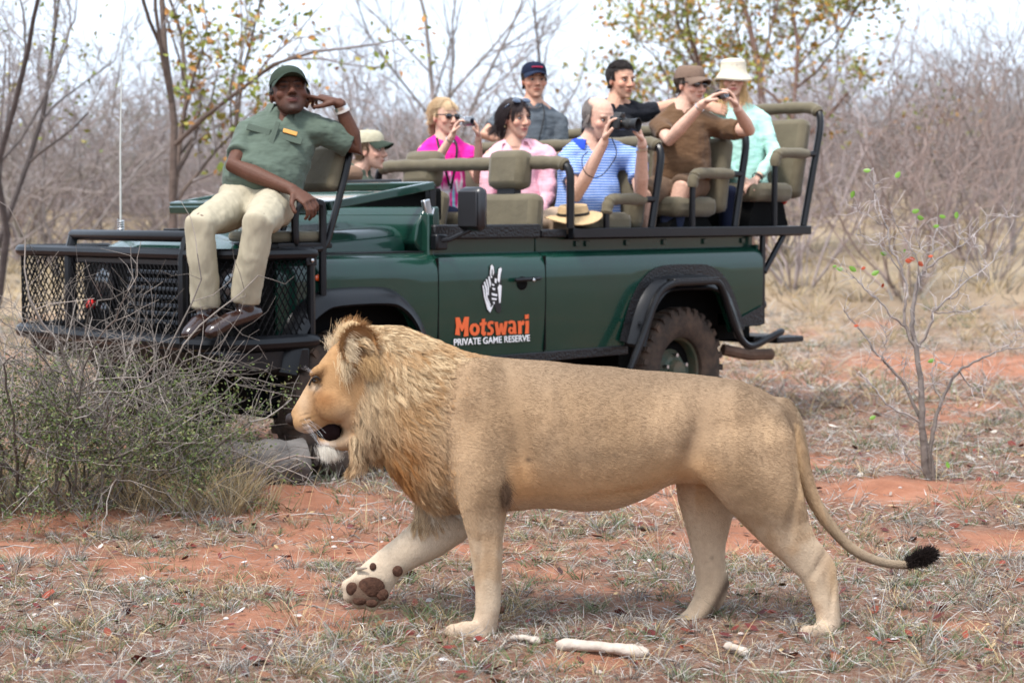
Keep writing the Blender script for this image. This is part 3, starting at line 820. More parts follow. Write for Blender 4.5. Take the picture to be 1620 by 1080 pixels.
# ---- wheel-arch flares
def flare(pts_in, pts_out, y0, y1, name, mt):
    """curved lip: inner edge at y0, outer edge at y1"""
    b = MB(); rr = []
    for (xi, zi), (xo, zo) in zip(pts_in, pts_out):
        rr.append([(xo, y0, zo), (xi + (xo - xi) * .5, (y0 + y1) / 2 + .025, zi + (zo - zi) * .55), (xi, y1, zi), (xi, y1 - .02, zi - .012), (xo, y0 - .015, zo - .02)])
    return b.loft(rr).build(name, mt, car, 50)
def off(pts, d):
    P = np.array(pts); T = np.gradient(P, axis=0); T /= np.linalg.norm(T, axis=1)[:, None]
    return [tuple(q) for q in P + np.column_stack([-T[:, 1], T[:, 0]]) * d]
def dense(pts, k=3): return [tuple(q[:2]) for q in smooth_path([(p[0], p[1], 0) for p in pts], k)]
for A_, xr in ((REAR_A, 0), (FRONT_A, 1)):
    D = dense(A_)
    for sg in (1, -1):
        flare(off(D, -.03), off(D, .055), sg * .876, sg * .965, 'wheel_arch', M_BLACK)
    if not xr:
        # tread-plate band round the rear arch
        O = off(D, .12)
        b = MB()
        for i in range(len(D) - 1):
            b.prism([(D[i][0], .877, D[i][1]), (D[i + 1][0], .877, D[i + 1][1]), (O[i + 1][0], .877, O[i + 1][1]), (O[i][0], .877, O[i][1])], (0, .004, 0))
        b.build('arch_tread_plate', M_TREAD, car, 0)
MB().prism([(-.50, .879, .665), (-.825, .879, .668), (-.825, .879, .80), (-.56, .879, .72)], (0, .005, 0)).build('corner_tread_plate', M_TREAD, car)
# inner wheel boxes
for cx in (0, 2.78):
    for sg in (1, -1):
        MB().box((cx, sg * .50, .70), (1.0, .50, .54)).build('wheel_box', M_DARKIN_SHADE, car)
# ---- protective tube round the rear arch, rear step
tp = [(998, 582), (1020, 525), (1040, 468), (1062, 449), (1090, 446), (1120, 445), (1136, 447), (1147, 470), (1156, 500), (1168, 530), (1180, 545), (1192, 547), (1212, 537), (1236, 524)]
MB().tube(smooth_path([von(x, y, 1.0) for x, y in tp], 3), .024, 9, round_ends=True).build('arch_guard_tube', M_BLACK, car)
q0, q1 = von(1064, 447, 1.0), von(1135, 445, 1.0)
MB().box(((q0[0] + q1[0]) / 2, .985, q0[2] + .01), (abs(q0[0] - q1[0]), .07, .03)).build('arch_step', M_TREAD, car, bevel=.006)
q0, q1 = von(1185, 545, 1.0), von(1238, 520, 1.0)
MB().box((-.98, .93, .565), (.30, .14, .04)).build('rear_step', M_TREAD, car, bevel=.008)
MB().box((-.98, -.2, .56), (.28, 2.0, .05)).build('rear_bumper', M_BLACK, car, bevel=.01)
MB().tube([von(1012, 510, .98), von(1012, 510, .86)], .012, 6).build('tube_bracket', M_BLACK, car)
MB().tube([(-.62, .70, .50), (-.80, .78, .46), (-1.0, .82, .455)], .04, 10).build('exhaust_pipe', mat('rusty_exhaust', (.16, .10, .07), .7, .3, var=.3), car)
MB().ell((-.875, .82, .80), (.05, .04, .04)).build('tail_lamp', M_PLASTIC, car)
MB().ell((-1.25, .70, 1.50), (.03, .06, .03)).build('rear_lamp', M_RED, car)
# ---- deck rail, stays
for sg in (1, -1):
    MB().box((-.14, sg * .87, 1.30), (2.43, .05, .062)).build('deck_rail', M_BLACK, car, bevel=.006)
    MB().tube([(-1.08, sg * .86, 1.27), (-.86, sg * .86, 1.02)], .022, 6).build('rail_stay', M_BLACK, car)
    MB().box((-.845, sg * .855, 1.0), (.035, .03, .66)).build('corner_post', M_BLACK, car, bevel=.005)
MB().box((-1.34, 0, 1.30), (.05, 1.69, .06)).build('rear_rail', M_BLACK, car, bevel=.006)
MB().box((-.14, 0, 1.277), (2.36, 1.68, .03)).build('seat_deck', M_DARKIN_SHADE, car)
# ---- roll hoops with padding
def hoop(name, xb, xt, zt, ybend=.10, padz=None, pad_to=-.74):
    """bar rising from the rail at xb, leaning to xt, across the vehicle at height zt"""
    k = (xt - xb)
    near = [(xb, .87, 1.33), (xb + k * .55, .87, 1.33 + (zt - 1.33) * .55), (xb + k * .84, .865, 1.33 + (zt - 1.33) * .84), (xb + k * .96, .82, 1.33 + (zt - 1.33) * .965), (xt, .70, zt)]
    far = [(p[0], -p[1], p[2]) for p in near[::-1]]
    pts = smooth_path(near + [(xt, .35, zt), (xt, 0, zt), (xt, -.35, zt)] + far, 5)
    h = MB().tube(pts, .025, 10).build(name, M_BLACK, car)
    i0 = 14; sel = pts[i0:len(pts) - i0]
    rr = np.full(len(sel), .041) + .003 * np.sin(np.arange(len(sel)) * 1.9)
    rr[0] = rr[-1] = .034
    MB().tube(sel, rr, 12).build('padding', M_CANVAS, h)
    return h
hoop('roll_hoop', 1.08, 1.08, 1.725)
hoop('roll_hoop', .33, .22, 1.865)
hoop('roll_hoop', -.52, -.66, 1.985)
hoop('roll_hoop', -1.29, -1.52, 2.155)
def armrest(xf, zt, xb, name='armrest'):
    for sg in (1, -1):
        pts = smooth_path([(xf, sg * .87, 1.33), (xf, sg * .87, zt - .09), (xf - .02, sg * .87, zt - .025), (xf - .08, sg * .87, zt), (xb + .06, sg * .87, zt), (xb, sg * .87, zt)], 5)
        a = MB().tube(pts, .021, 9).build(name, M_BLACK, car)
        sel = pts[5:-6]
        rr = np.full(len(sel), .036) + .0025 * np.sin(np.arange(len(sel)) * 2.1); rr[0] = rr[-1] = .03
        MB().tube(sel, rr, 11).build('padding', M_CANVAS, a)
armrest(.755, 1.505, .29)
armrest(-.075, 1.675, -.60)
armrest(-.955, 1.825, -1.44)
# ---- seats
def seat(x, y, z, w=.50, lean=10, h=.52, head=False, depth=.44, thick=.12, front=False):
    s = empty('seat'); s.parent = car
    R = np.array(Matrix.Rotation(math.radians(-lean), 3, 'Y'))
    MB().box((x + depth / 2, y, z - .06), (depth, w, .13)).build('cushion', M_CANVAS, s, bevel=.045)
    up = R @ np.array([0, 0, 1]); 
    c = np.array([x - thick / 2, y, z - .10]) + up * h / 2
    MB().box(c, (thick, w - .02, h), R=R).build('backrest', M_CANVAS, s, bevel=.045)
    if head:
        e = c + up * (h / 2 + .145)
        MB().box(e, (.13, .30, .24), R=R).build('headrest', M_CANVAS, s, bevel=.048)
        b = MB()
        for d in (-.05, .05): b.tube([c + up * (h / 2 - .03) + np.array([0, d, 0]), e - up * .10 + np.array([0, d, 0])], .012, 6)
        b.box(c + up * (h / 2 + .012), (.06, .15, .03), R=R); b.build('headrest_stalk', M_PLASTIC, s)
    if not front:
        MB().box((x + .2, y, z - .18), (.34, w * .7, .11)).build('seat_box', M_DARKIN_SHADE, s, bevel=.01)
        if z > 1.5:
            MB().prism([(x + .05, y - .2, z - .13), (x + .38, y - .2, z - .13), (x + .44, y - .2, 1.33), (x - .01, y - .2, 1.33)], (0, .4, 0)).build('seat_plinth', M_DARKIN_SHADE, s)
    return s
seat(1.25, .42, 1.17, .56, 5, .47, True, front=True)
seat(1.22, -.47, 1.21, .52, 12, .46, True, front=True)
for y in (.57, 0, -.57): seat(.45, y, 1.42, .52, 9, .50)
for y in (.57, 0, -.57): seat(-.40, y, 1.52, .52, 9, .50)
for y in (.57, 0, -.57): seat(-1.24, y, 1.62, .52, 12, .56)
# ---- wheels
def wheel(x, y, sg):
    w = empty('wheel', (x, y, .405)); w.parent = car
    prof = [(.215, -.085), (.235, -.105), (.30, -.118), (.355, -.115), (.385, -.10), (.400, -.075), (.402, 0), (.400, .075), (.385, .10), (.355, .115), (.30, .118), (.235, .105), (.215, .085)]
    n = 48; rings = []
    for k in range(n):
        a = 2 * math.pi * k / n
        rings.append([(r * math.cos(a), w_, r * math.sin(a)) for r, w_ in prof])
    b = MB(); b.loft(rings, close=True)
    for k in range(30):
        for s2, o in ((1, 0), (-1, .5)):
            a = 2 * math.pi * (k + o) / 30; ca, sa = math.cos(a), math.sin(a)
            R = np.array([[ca, 0, -sa], [0, 1, 0], [sa, 0, ca]])
            b.box((.402 * ca, s2 * .062, .402 * sa), (.018, .085, .040), R=R)
            b.box((.378 * ca, s2 * .108, .378 * sa), (.05, .010, .034), R=R)
    b.build('tyre', M_RUBBER, w, 40)
    prof = [(.225, .095), (.232, .085), (.22, .06), (.20, .05), (.195, -.01), (.17, -.03), (.12, .0), (.10, .03), (.075, .035), (.06, .075), (.0, .08)]
    rings = []
    for k in range(n):
        a = 2 * math.pi * k / n
        rings.append([(max(r, .001) * math.cos(a), sg * w_, max(r, .001) * math.sin(a)) for r, w_ in prof])
    b = MB()
    m = len(prof); V = np.array(rings).reshape(-1, 3)
    F = [(i * m + j, i * m + j + 1, ((i + 1) % n) * m + j + 1, ((i + 1) % n) * m + j) for i in range(n) for j in range(m - 1)]
    b.add(V, F).build('rim', M_RIM, w, 40)
    for k in range(5):
        a = 2 * math.pi * k / 5 + .3
        MB().tube([(.10 * math.cos(a), sg * .02, .10 * math.sin(a)), (.10 * math.cos(a), sg * .058, .10 * math.sin(a))], .013, 6).build('wheel_nut', M_STEEL, w)
for x in (0, 2.79):
    for sg in (1, -1): wheel(x, sg * .76, sg)
# ---------------------------------------------------------------- strands
def strands(name, P, r0, r1, col, material, parent):
    """P (n,k,3) points of n strands; one curves object"""
    n, k, _ = P.shape
    cu = bpy.data.hair_curves.new(name)
    cu.add_curves([k] * n)
    cu.points.foreach_set('position', np.ascontiguousarray(P, np.float32).ravel())
    t = np.linspace(0, 1, k)
    rr = np.broadcast_to(np.asarray(r0, float).reshape(-1, 1), (n, k)) * (1 - t) + r1 * t
    a = cu.attributes.get('radius') or cu.attributes.new('radius', 'FLOAT', 'POINT')
    a.data.foreach_set('value', np.ascontiguousarray(rr, np.float32).ravel())
    c = np.ones((n, k, 4), np.float32); c[..., :3] = col
    a = cu.attributes.new('Col', 'FLOAT_COLOR', 'POINT')
    a.data.foreach_set('color', c.ravel())
    cu.materials.append(material)
    o = bpy.data.objects.new(name, cu); COL.objects.link(o)
    if parent is not None: o.parent = parent
    return o
def scatter(me, V, n, weight=None, rng=RNG):
    me.calc_loop_triangles()
    T = np.empty(len(me.loop_triangles) * 3, np.int32); me.loop_triangles.foreach_get('vertices', T); T = T.reshape(-1, 3)
    A = V[T]; ar = np.linalg.norm(np.cross(A[:, 1] - A[:, 0], A[:, 2] - A[:, 0]), axis=1)
    if weight is not None: ar = ar * weight[T].mean(1)
    cdf = np.cumsum(ar); idx = np.searchsorted(cdf, rng.random(n) * cdf[-1])
    u, v = rng.random(n), rng.random(n); fl = u + v > 1; u[fl] = 1 - u[fl]; v[fl] = 1 - v[fl]
    w = np.column_stack([1 - u - v, u, v])
    return T[idx], w
def take(arr, tri, w): return (arr[tri] * w[:, :, None]).sum(1)

# ---------------------------------------------------------------- the lion
LY = 6.28
M_COAT = mat('lion_coat', (.42, .28, .16), .9, 0, .12, vcol=True, var=.10, vscale=55, bump=.002, bscale=160)
M_FUR = mat('lion_fur', (.45, .3, .17), .75, 0, .15, vcol=True)
M_NOSE = mat('lion_nose', (.014, .008, .007), .6, 0, .2, bump=.001, bscale=200)
M_PAD = mat('paw_pad', (.034, .016, .011), .8, 0, .15, var=.45, vscale=40, bump=.004, bscale=90, dust=((.16, .08, .05), .5, 45))
M_MOUTH = mat('mouth_lining', (.010, .004, .004), .9, 0, .1)
M_EYEA = mat('amber_eye', (.10, .05, .014), .08, 0, .6)
M_DARKRIM = mat('dark_eye_rim', (.012, .008, .006), .5)
M_CLAW = mat('claw', (.22, .18, .14), .5)

lion = empty('lion', (at(900, 1015, LY)[0], LY, 0))
tag(lion, 'young male lion with a short golden mane walking past, one forepaw lifted', 'lion')
LO = np.array(lion.location)
def lp(px, py, dy=0.0): return at(px, py, LY + dy) - LO
def ringL(T, B, hw, dy=0.0, n=20, p=2.2):
    a, b_ = lp(*T, dy), lp(*B, dy)
    c, v = (a + b_) / 2, (a - b_) / 2
    t = np.arange(n) * 2 * math.pi / n
    ct, st = np.cos(t), np.sin(t)
    e = 2 / p
    return c + (np.sign(ct) * np.abs(ct) ** e)[:, None] * np.array([0, hw, 0]) + (np.sign(st) * np.abs(st) ** e)[:, None] * v
def loftL(b, st, dy=0.0, **k):
    b.loft([ringL(T, B, hw, (dy if len(r) < 1 else r[0]), **k) for T, B, hw, *r in st])
lb = MB()
# trunk, chest and neck
loftL(lb, [((598, 520), (590, 690), .10), ((622, 515), (606, 712), .125), ((655, 525), (632, 744), .145), ((690, 540), (660, 778), .165), ((725, 552), (697, 804), .18), ((765, 561), (745, 818), .19),
           ((800, 565), (792, 810), .19), ((860, 569), (857, 804), .198), ((920, 575), (920, 808), .205), ((975, 580), (972, 806), .203), ((1020, 585), (1013, 792), .195), ((1060, 588), (1053, 770), .182),
           ((1100, 591), (1092, 764), .172), ((1140, 595), (1135, 772), .168), ((1180, 603), (1178, 772), .158), ((1212, 617), (1212, 760), .135), ((1236, 638), (1238, 735), .10), ((1250, 662), (1252, 712), .05)])
# shoulder and haunch masses
lb.ell(lp(752, 668, -.105), (.135, .085, .225), R=np.array(Matrix.Rotation(.22, 3, 'Y')))
lb.ell(lp(745, 668, .105), (.135, .085, .225), R=np.array(Matrix.Rotation(.3, 3, 'Y')))
lb.ell(lp(1180, 700, -.10), (.145, .085, .19), R=np.array(Matrix.Rotation(-.25, 3, 'Y')))
lb.ell(lp(1160, 700, .10), (.15, .085, .19))
def legH(b, rows, dy, n=14):
    """leg by horizontal slices: (y, x left, x right, half thickness, extra lateral)"""
    b.loft([ringL((xl + (xr - xl) * k, y0), (xr - (xr - xl) * k, y1), hw * (1 - k), dy + e, n=n, p=2.0) for y0, xl, y1, xr, hw, e in rows for k in [.06 * float(sstep(780, 860, (y0 + y1) / 2))]])
# near foreleg (standing)
legH(lb, [(640, 712, 640, 815, .06, .03), (700, 708, 700, 818, .075, .0), (755, 716, 752, 816, .078, -.01), (800, 724, 795, 808, .066, -.01), (850, 735, 848, 801, .054, .0), (900, 743, 898, 799, .046, .005), (940, 748, 938, 797, .042, .01), (965, 749, 962, 795, .043, .01), (985, 744, 982, 791, .045, .01), (1000, 742, 1003, 788, .04, .01)], -.135)
# near forepaw
lb.ell(lp(750, 1000, -.125), (.070, .052, .036)); lb.ell(lp(733, 1001, -.125), (.05, .056, .034))
for k, (dx, dd) in enumerate(((719, -.165), (714, -.138), (716, -.11), (722, -.085))):
    lb.ell(lp(dx + 2, 1000, dd), (.030, .0195, .031)); lb.ell(lp(dx + 22, 995, dd * .95), (.045, .019, .029))
# far foreleg (lifted, sole towards the camera)
legH(lb, [(770, 655, 835, 765, .07, 0), (800, 660, 858, 735, .072, -.01), (822, 650, 880, 702, .062, -.01), (846, 626, 895, 668, .052, -.015), (866, 600, 910, 640, .045, -.02), (884, 578, 935, 622, .044, -.03), (900, 560, 953, 607, .045, -.04), (917, 546, 960, 585, .04, -.05), (930, 540, 958, 565, .028, -.05)], .115)
for dx, dyy, r in ((550, 925, .024), (553, 942, .024), (568, 952, .025), (588, 956, .024), (606, 945, .022)): lb.ell(lp(dx, dyy, .07), (r * 1.15, .034, r))
# near hind leg
legH(lb, [(650, 1120, 640, 1240, .06, .03), (700, 1098, 690, 1259, .085, 0), (745, 1095, 735, 1264, .088, 0), (780, 1124, 770, 1270, .078, 0), (808, 1148, 800, 1277, .066, 0), (838, 1176, 826, 1286, .055, .01), (868, 1206, 852, 1300, .046, .015), (895, 1238, 872, 1318, .040, .02), (918, 1262, 895, 1329, .038, .02), (942, 1276, 925, 1331, .035, .02), (968, 1287, 955, 1331, .034, .015), (990, 1289, 985, 1333, .036, .01), (1006, 1288, 1008, 1332, .035, .01)], -.125)
lb.ell(lp(1304, 1003, -.115), (.062, .046, .034))
for dx, dd in ((1281, -.15), (1277, -.125), (1280, -.10), (1286, -.08)): lb.ell(lp(dx, 1002, dd), (.030, .0185, .030)); lb.ell(lp(dx + 20, 998, dd), (.04, .018, .028))
# far hind leg
legH(lb, [(690, 1060, 690, 1190, .06, 0), (745, 1060, 742, 1185, .08, 0), (785, 1068, 790, 1172, .075, 0), (820, 1076, 826, 1161, .064, 0), (860, 1086, 862, 1153, .052, 0), (895, 1093, 895, 1152, .044, 0), (922, 1097, 922, 1160, .04, 0), (945, 1092, 950, 1152, .037, -.005), (964, 1082, 974, 1130, .036, -.01), (978, 1066, 996, 1105, .037, -.012), (984, 1048, 1004, 1085, .04, -.012)], .125)
for dx, dd in ((1046, .08), (1042, .105), (1044, .13), (1050, .155)): lb.ell(lp(dx, 994, dd), (.028, .0175, .026)); lb.ell(lp(dx + 20, 992, dd), (.042, .018, .028))
lb.ell(lp(1072, 994, .115), (.06, .048, .03))
# tail
tl = smooth_path([lp(1238, 640), lp(1254, 668), lp(1264, 706), lp(1272, 748), lp(1287, 790), lp(1312, 830), lp(1346, 866), lp(1385, 886), lp(1425, 893), lp(1452, 889), lp(1470, 878)], 4)
lb.tube(tl, np.interp(np.linspace(0, 1, len(tl)), [0, .12, .4, .75, 1], [.036, .032, .026, .0195, .017]), 10, round_ends=True)
# head: skull, muzzle, jaw
HD = .0
loftL(lb, [((459, 656), (467, 670), .022), ((463, 648), (474, 682), .037), ((470, 636), (486, 687), .047), ((479, 621), (500, 684), .052), ((487, 606), (511, 681), .058), ((495, 590), (524, 674), .073), ((506, 571), (541, 676), .088), ((522, 550), (558, 690), .10), ((545, 531), (578, 700), .108), ((575, 518), (602, 705), .11), ((605, 515), (628, 712), .108)], n=22)
loftL(lb, [((500, 689), (503, 702), .022), ((508, 687), (512, 709), .036), ((522, 691), (526, 712), .046), ((538, 684), (543, 712), .060), ((552, 672), (558, 712), .074), ((568, 660), (575, 712), .085)], n=14)
for s_ in (-1, 1):
    lb.ell(lp(482, 668, s_ * .032), (.042, .033, .036))          # whisker pads
    lb.ell(lp(504, 586, s_ * .062), (.04, .026, .020), R=np.array(Matrix.Rotation(-.6, 3, 'Y')))   # brow
    lb.ell(lp(530, 640, s_ * .075), (.07, .04, .06))             # cheek
    lb.ell(lp(512, 628, s_ * .068), (.035, .02, .03))
# ears (cupped): outer shell
EAR = {}
for s_ in (-1, 1):
    c0 = (566, 546) if s_ < 0 else (556, 536)
    Rm = np.array(Matrix.Rotation(-.3 * s_, 3, 'Z')) @ np.array(Matrix.Rotation(.2, 3, 'Y'))
    lb.ell(lp(c0[0] + 8, c0[1] + 12, s_ * .10), (.05, .022, .05), R=Rm)
    EAR[s_] = (lp(*c0, s_ * .115), Rm)
me, V = organic(lb, .0075, 5)
# push the eye hollows and ear cups in
Nn = normals(me)
for s_ in (-1, 1):
    e = lp(499, 603, s_ * .07)
    V -= Nn * (gauss(V, e, (.02, .03, .016)) * .010)[:, None]
# even out the joins on trunk, shoulder and haunch
def lpx(W):
    q = W + LO - EYE
    x, y, z = q[:, 0], q[:, 1] * _c - q[:, 2] * _s, q[:, 1] * _s + q[:, 2] * _c
    return CX + FPX * x / y, CY - FPX * z / y
_px, _py = lpx(V)
V = relax(me, V, sstep(600, 650, _px) * (1 - sstep(780, 860, _py)) * (1 - sstep(1225, 1262, _px)) + .25 * sstep(780, 860, _py) * (1 - sstep(930, 960, _py)), 48)
me.vertices.foreach_set('co', V.astype(np.float32).ravel()); me.update()
Nn = normals(me)
# muscle modelling: (px, py, sigma x, sigma z, turn, depth)
for x_, y_, sx_, sz_, rot, dp in ((824, 700, .030, .14, -.18, -.016), (775, 672, .055, .10, .15, .012), (760, 760, .05, .07, .1, .010), (742, 620, .05, .05, 0, .008), (1086, 705, .034, .12, .28, -.018), (1150, 640, .07, .05, 0, .010), (1165, 615, .03, .025, 0, .008),
                                    (1170, 720, .06, .12, -.3, .012), (1245, 800, .02, .10, .15, -.008), (872, 650, .022, .09, -.35, -.0035), (912, 700, .024, .09, -.30, -.003), (890, 690, .025, .09, -.32, .003),
                                    (1286, 880, .014, .06, .55, -.006), (1305, 935, .010, .05, .1, -.005), (760, 880, .010, .10, .05, -.006), (785, 870, .012, .10, .03, .005), (1120, 890, .012, .08, 0, -.006), (990, 770, .12, .02, -.12, -.008)):
    d = V - lp(x_, y_); ca, sa = math.cos(rot), math.sin(rot)
    u, w_ = d[:, 0] * ca - d[:, 2] * sa, d[:, 0] * sa + d[:, 2] * ca
    V = V + Nn * (np.exp(-(u / sx_) ** 2 - (w_ / sz_) ** 2) * dp)[:, None]
V += Nn * ((fbm(V, 9, 3) - .5) * .008)[:, None] * sstep(.25, .45, V[:, 2])[:, None]
# coat colour by place on the animal, some flank shading painted in
def coat(W):
    px, py = lpx(W)
    far = W[:, 1] > .02
    base = mix((.36, .240, .130), (.50, .345, .195), sstep(.3, .7, fbm(W, 5, 11)))
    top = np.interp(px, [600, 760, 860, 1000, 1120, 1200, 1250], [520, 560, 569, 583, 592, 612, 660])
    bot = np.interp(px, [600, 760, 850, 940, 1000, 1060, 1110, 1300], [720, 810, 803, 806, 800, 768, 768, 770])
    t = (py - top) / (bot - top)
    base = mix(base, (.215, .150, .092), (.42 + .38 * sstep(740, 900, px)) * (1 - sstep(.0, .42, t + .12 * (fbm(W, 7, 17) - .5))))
    base = mix(base, (.25, .17, .10), .35 * sstep(.5, .72, fbm(W * np.array([3.0, 1, .7]), 5, 19)) * (t < .8) * (px > 700) * (px < 1230))
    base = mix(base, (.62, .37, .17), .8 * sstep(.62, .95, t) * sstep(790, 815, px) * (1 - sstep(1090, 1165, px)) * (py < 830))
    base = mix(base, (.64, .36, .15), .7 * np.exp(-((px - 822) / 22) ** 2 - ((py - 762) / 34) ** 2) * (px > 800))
    base = mix(base, (.60, .42, .25), .55 * np.exp(-((px - 1130 - (py - 780) * .75) / 26) ** 2 - ((py - 790) / 26) ** 2))  # paler thigh front: part coat tone, part painted shading
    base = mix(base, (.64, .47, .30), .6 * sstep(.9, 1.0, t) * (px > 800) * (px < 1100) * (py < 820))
    # legs
    leg = sstep(790, 880, py)
    base = mix(base, mix((.50, .345, .20), (.62, .49, .33), sstep(.35, .65, fbm(W, 12, 27))), leg * .8)
    base = mix(base, (.56, .44, .31), sstep(930, 1000, py) * .8)
    inner = far * sstep(775, 830, py)
    base = mix(base, (.60, .455, .295), inner * .85)
    inner2 = far * (px < 740) * (py > 770)
    base = mix(base, (.62, .51, .36), inner2 * .9)
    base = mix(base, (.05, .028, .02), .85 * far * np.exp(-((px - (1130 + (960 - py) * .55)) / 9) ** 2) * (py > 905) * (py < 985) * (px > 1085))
    base = mix(base, (.27, .17, .095), .5 * np.exp(-((px - 1305) / 14) ** 2 - ((py - 885) / 40) ** 2))
    base = mix(base, (.62, .40, .20), .6 * np.exp(-((px - 1318) / 9) ** 2 - ((py - 915) / 30) ** 2))
    base = mix(base, (.10, .05, .03), .88 * np.clip(1.25 * np.exp(-((px - 580) / 30) ** 4 - ((py - 938) / 21) ** 4), 0, 1) * far * (px < 625))
    # flanks: painted thigh and elbow-crease shading, plus its own smudges and scars
    base = mix(base, (.24, .165, .10), .45 * np.exp(-((px - 1120) / 38) ** 2 - ((py - 655) / 55) ** 2))
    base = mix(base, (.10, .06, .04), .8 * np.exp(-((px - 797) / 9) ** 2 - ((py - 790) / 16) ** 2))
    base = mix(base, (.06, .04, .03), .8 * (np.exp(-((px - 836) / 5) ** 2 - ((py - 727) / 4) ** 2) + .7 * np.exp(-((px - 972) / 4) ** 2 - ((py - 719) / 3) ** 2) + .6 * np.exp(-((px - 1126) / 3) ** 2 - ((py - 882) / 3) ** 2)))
    # face
    f = (px < 575) & (py < 735)
    face = mix((.42, .255, .115), (.58, .38, .19), fbm(W, 14, 5))
    face = mix(face, (.30, .14, .050), .8 * np.exp(-((px - 512) / 24) ** 2 - ((py - 634) / 17) ** 2))
    face = mix(face, (.24, .12, .05), .6 * np.exp(-((px - 505) / 6) ** 2 - ((py - 618) / 9) ** 2))
    face = mix(face, (.62, .47, .30), .8 * np.exp(-((px - 480) / 12) ** 2 - ((py - 636) / 26) ** 2) * (px < 490 + (660 - py) * .3))
    face = mix(face, (.70, .58, .42), .85 * np.exp(-((px - 497) / 9) ** 2 - ((py - 613) / 5) ** 2))
    face = mix(face, (.75, .68, .56), .9 * np.exp(-((px - 478) / 16) ** 2 - ((py - 684) / 6) ** 2))
    face = mix(face, (.78, .74, .66), sstep(694, 704, py) * (px < 532))
    face = mix(face, (.66, .52, .35), .7 * sstep(686, 694, py) * (px >= 520))
    face = mix(face, (.66, .50, .32), .6 * np.exp(-((px - 545) / 16) ** 2 - ((py - 672) / 26) ** 2))
    face = mix(face, (.05, .022, .012), .95 * np.clip(np.cos((py - 662 + (px - 486) * .3) / 8.5 * 6.28), 0, 1) ** 2 * np.exp(-((px - 486) / 12) ** 4 - ((py - 667) / 14) ** 4))
    face = mix(face, (.03, .018, .012), .95 * np.exp(-((px - 498) / 8) ** 2 - ((py - 602) / 5) ** 2))
    face = mix(face, (.03, .018, .012), .75 * np.exp(-((px - 491) / 4) ** 2 - ((py - 610) / 6) ** 2))
    face = mix(face, (.06, .03, .02), .9 * np.exp(-((py - (684 - (px - 500) * .28)) / 3.0) ** 2) * (px > 470) * (px < 540))
    face = face * np.array([.86, .80, .74])
    base = np.where(f[:, None], face, base)
    # ear: rusty rim, dark inside
    for s_ in (-1, 1):
        c0, Rm = EAR[s_]
        q = (W - c0) @ Rm
        e = np.exp(-(q[:, 0] / .06) ** 4 - (q[:, 2] / .066) ** 4) * (np.abs(W[:, 1] - c0[1]) < .06) * (s_ * W[:, 1] > .05)
        base = mix(base, (.36, .19, .075), e * .9)
        base = mix(base, (.035, .02, .012), .95 * e * np.exp(-((q[:, 0] - .012) / .022) ** 2 - ((q[:, 2] + .015) / .035) ** 2))
    # tail
    tail = (px > 1256) & (py > 640) & (px - 1256 > (py - 640) * .28) & (py < 905) | (px > 1345)
    base = np.where(tail[:, None], mix((.36, .26, .155), (.30, .23, .15), sstep(1300, 1400, px)), base)
    base = mix(base, (.62, .42, .22), .7 * np.exp(-((px - (1262 + (py - 690) * .05)) / 5) ** 2) * (py > 670) * (py < 790) * (px > 1245))
    base = np.where((px > 1436)[:, None] & (py < 910)[:, None], (.012, .009, .008), base)
    return base * np.array([.76, .755, .80])
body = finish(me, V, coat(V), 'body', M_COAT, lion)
Nn = normals(me)
# nose, eyes, mouth, pads, claws
MB().ell(lp(462.0, 663.5), (.0245, .034, .0215), R=np.array(Matrix.Rotation(1.0, 3, 'Y'))).build('nose', M_NOSE, lion)
for s_ in (-1, 1):
    ey = MB().ell(lp(498.5, 602.5, s_ * .0755), (.0115, .0075, .0085)).build('eye', M_EYEA, lion)
    MB().ell(lp(497, 602, s_ * .0815), (.006, .004, .007)).build('pupil', M_DARKRIM, ey)
    MB().tube(smooth_path([lp(489, 609, s_ * .077), lp(494, 599, s_ * .084), lp(501, 596, s_ * .085), lp(507, 601, s_ * .083)], 3), .0035, 6).build('upper_eyelid', M_DARKRIM, ey)
b = MB()
b.loft([ringL((500, 676), (506, 694), .020, n=14), ringL((509, 668), (513, 698), .034, n=14), ringL((520, 662), (523, 700), .052, n=14), ringL((531, 662), (534, 699), .062, n=14), ringL((539, 672), (540, 690), .066, n=14)])
b.build('mouth', M_MOUTH, lion, 180)
for dx, dyy, rx, rz in ((587, 928, .046, .040), (557, 931, .024, .026), (569, 949, .027, .020), (588, 954, .024, .016), (605, 940, .020, .023), (629, 903, .017, .018), (590, 896, .013, .013)):
    far_ = .045 if dx < 620 and dyy > 910 else .062
    MB().ell(lp(dx, dyy, far_ - .006 if dyy > 910 else far_ - .010), (rx * (1 + .12 * math.sin(dx)), .010, rz * (1 + .12 * math.cos(dx)))).build('paw_pad', M_PAD, lion, 180)
MB().ell(lp(794, 964, -.12), (.010, .014, .013)).build('paw_pad', M_PAD, lion, 180)
MB().tube([lp(566, 900, .05), lp(580, 898, .035)], [.008, .003], 7, round_ends=True).build('claw', M_CLAW, lion)
EARRIM = []
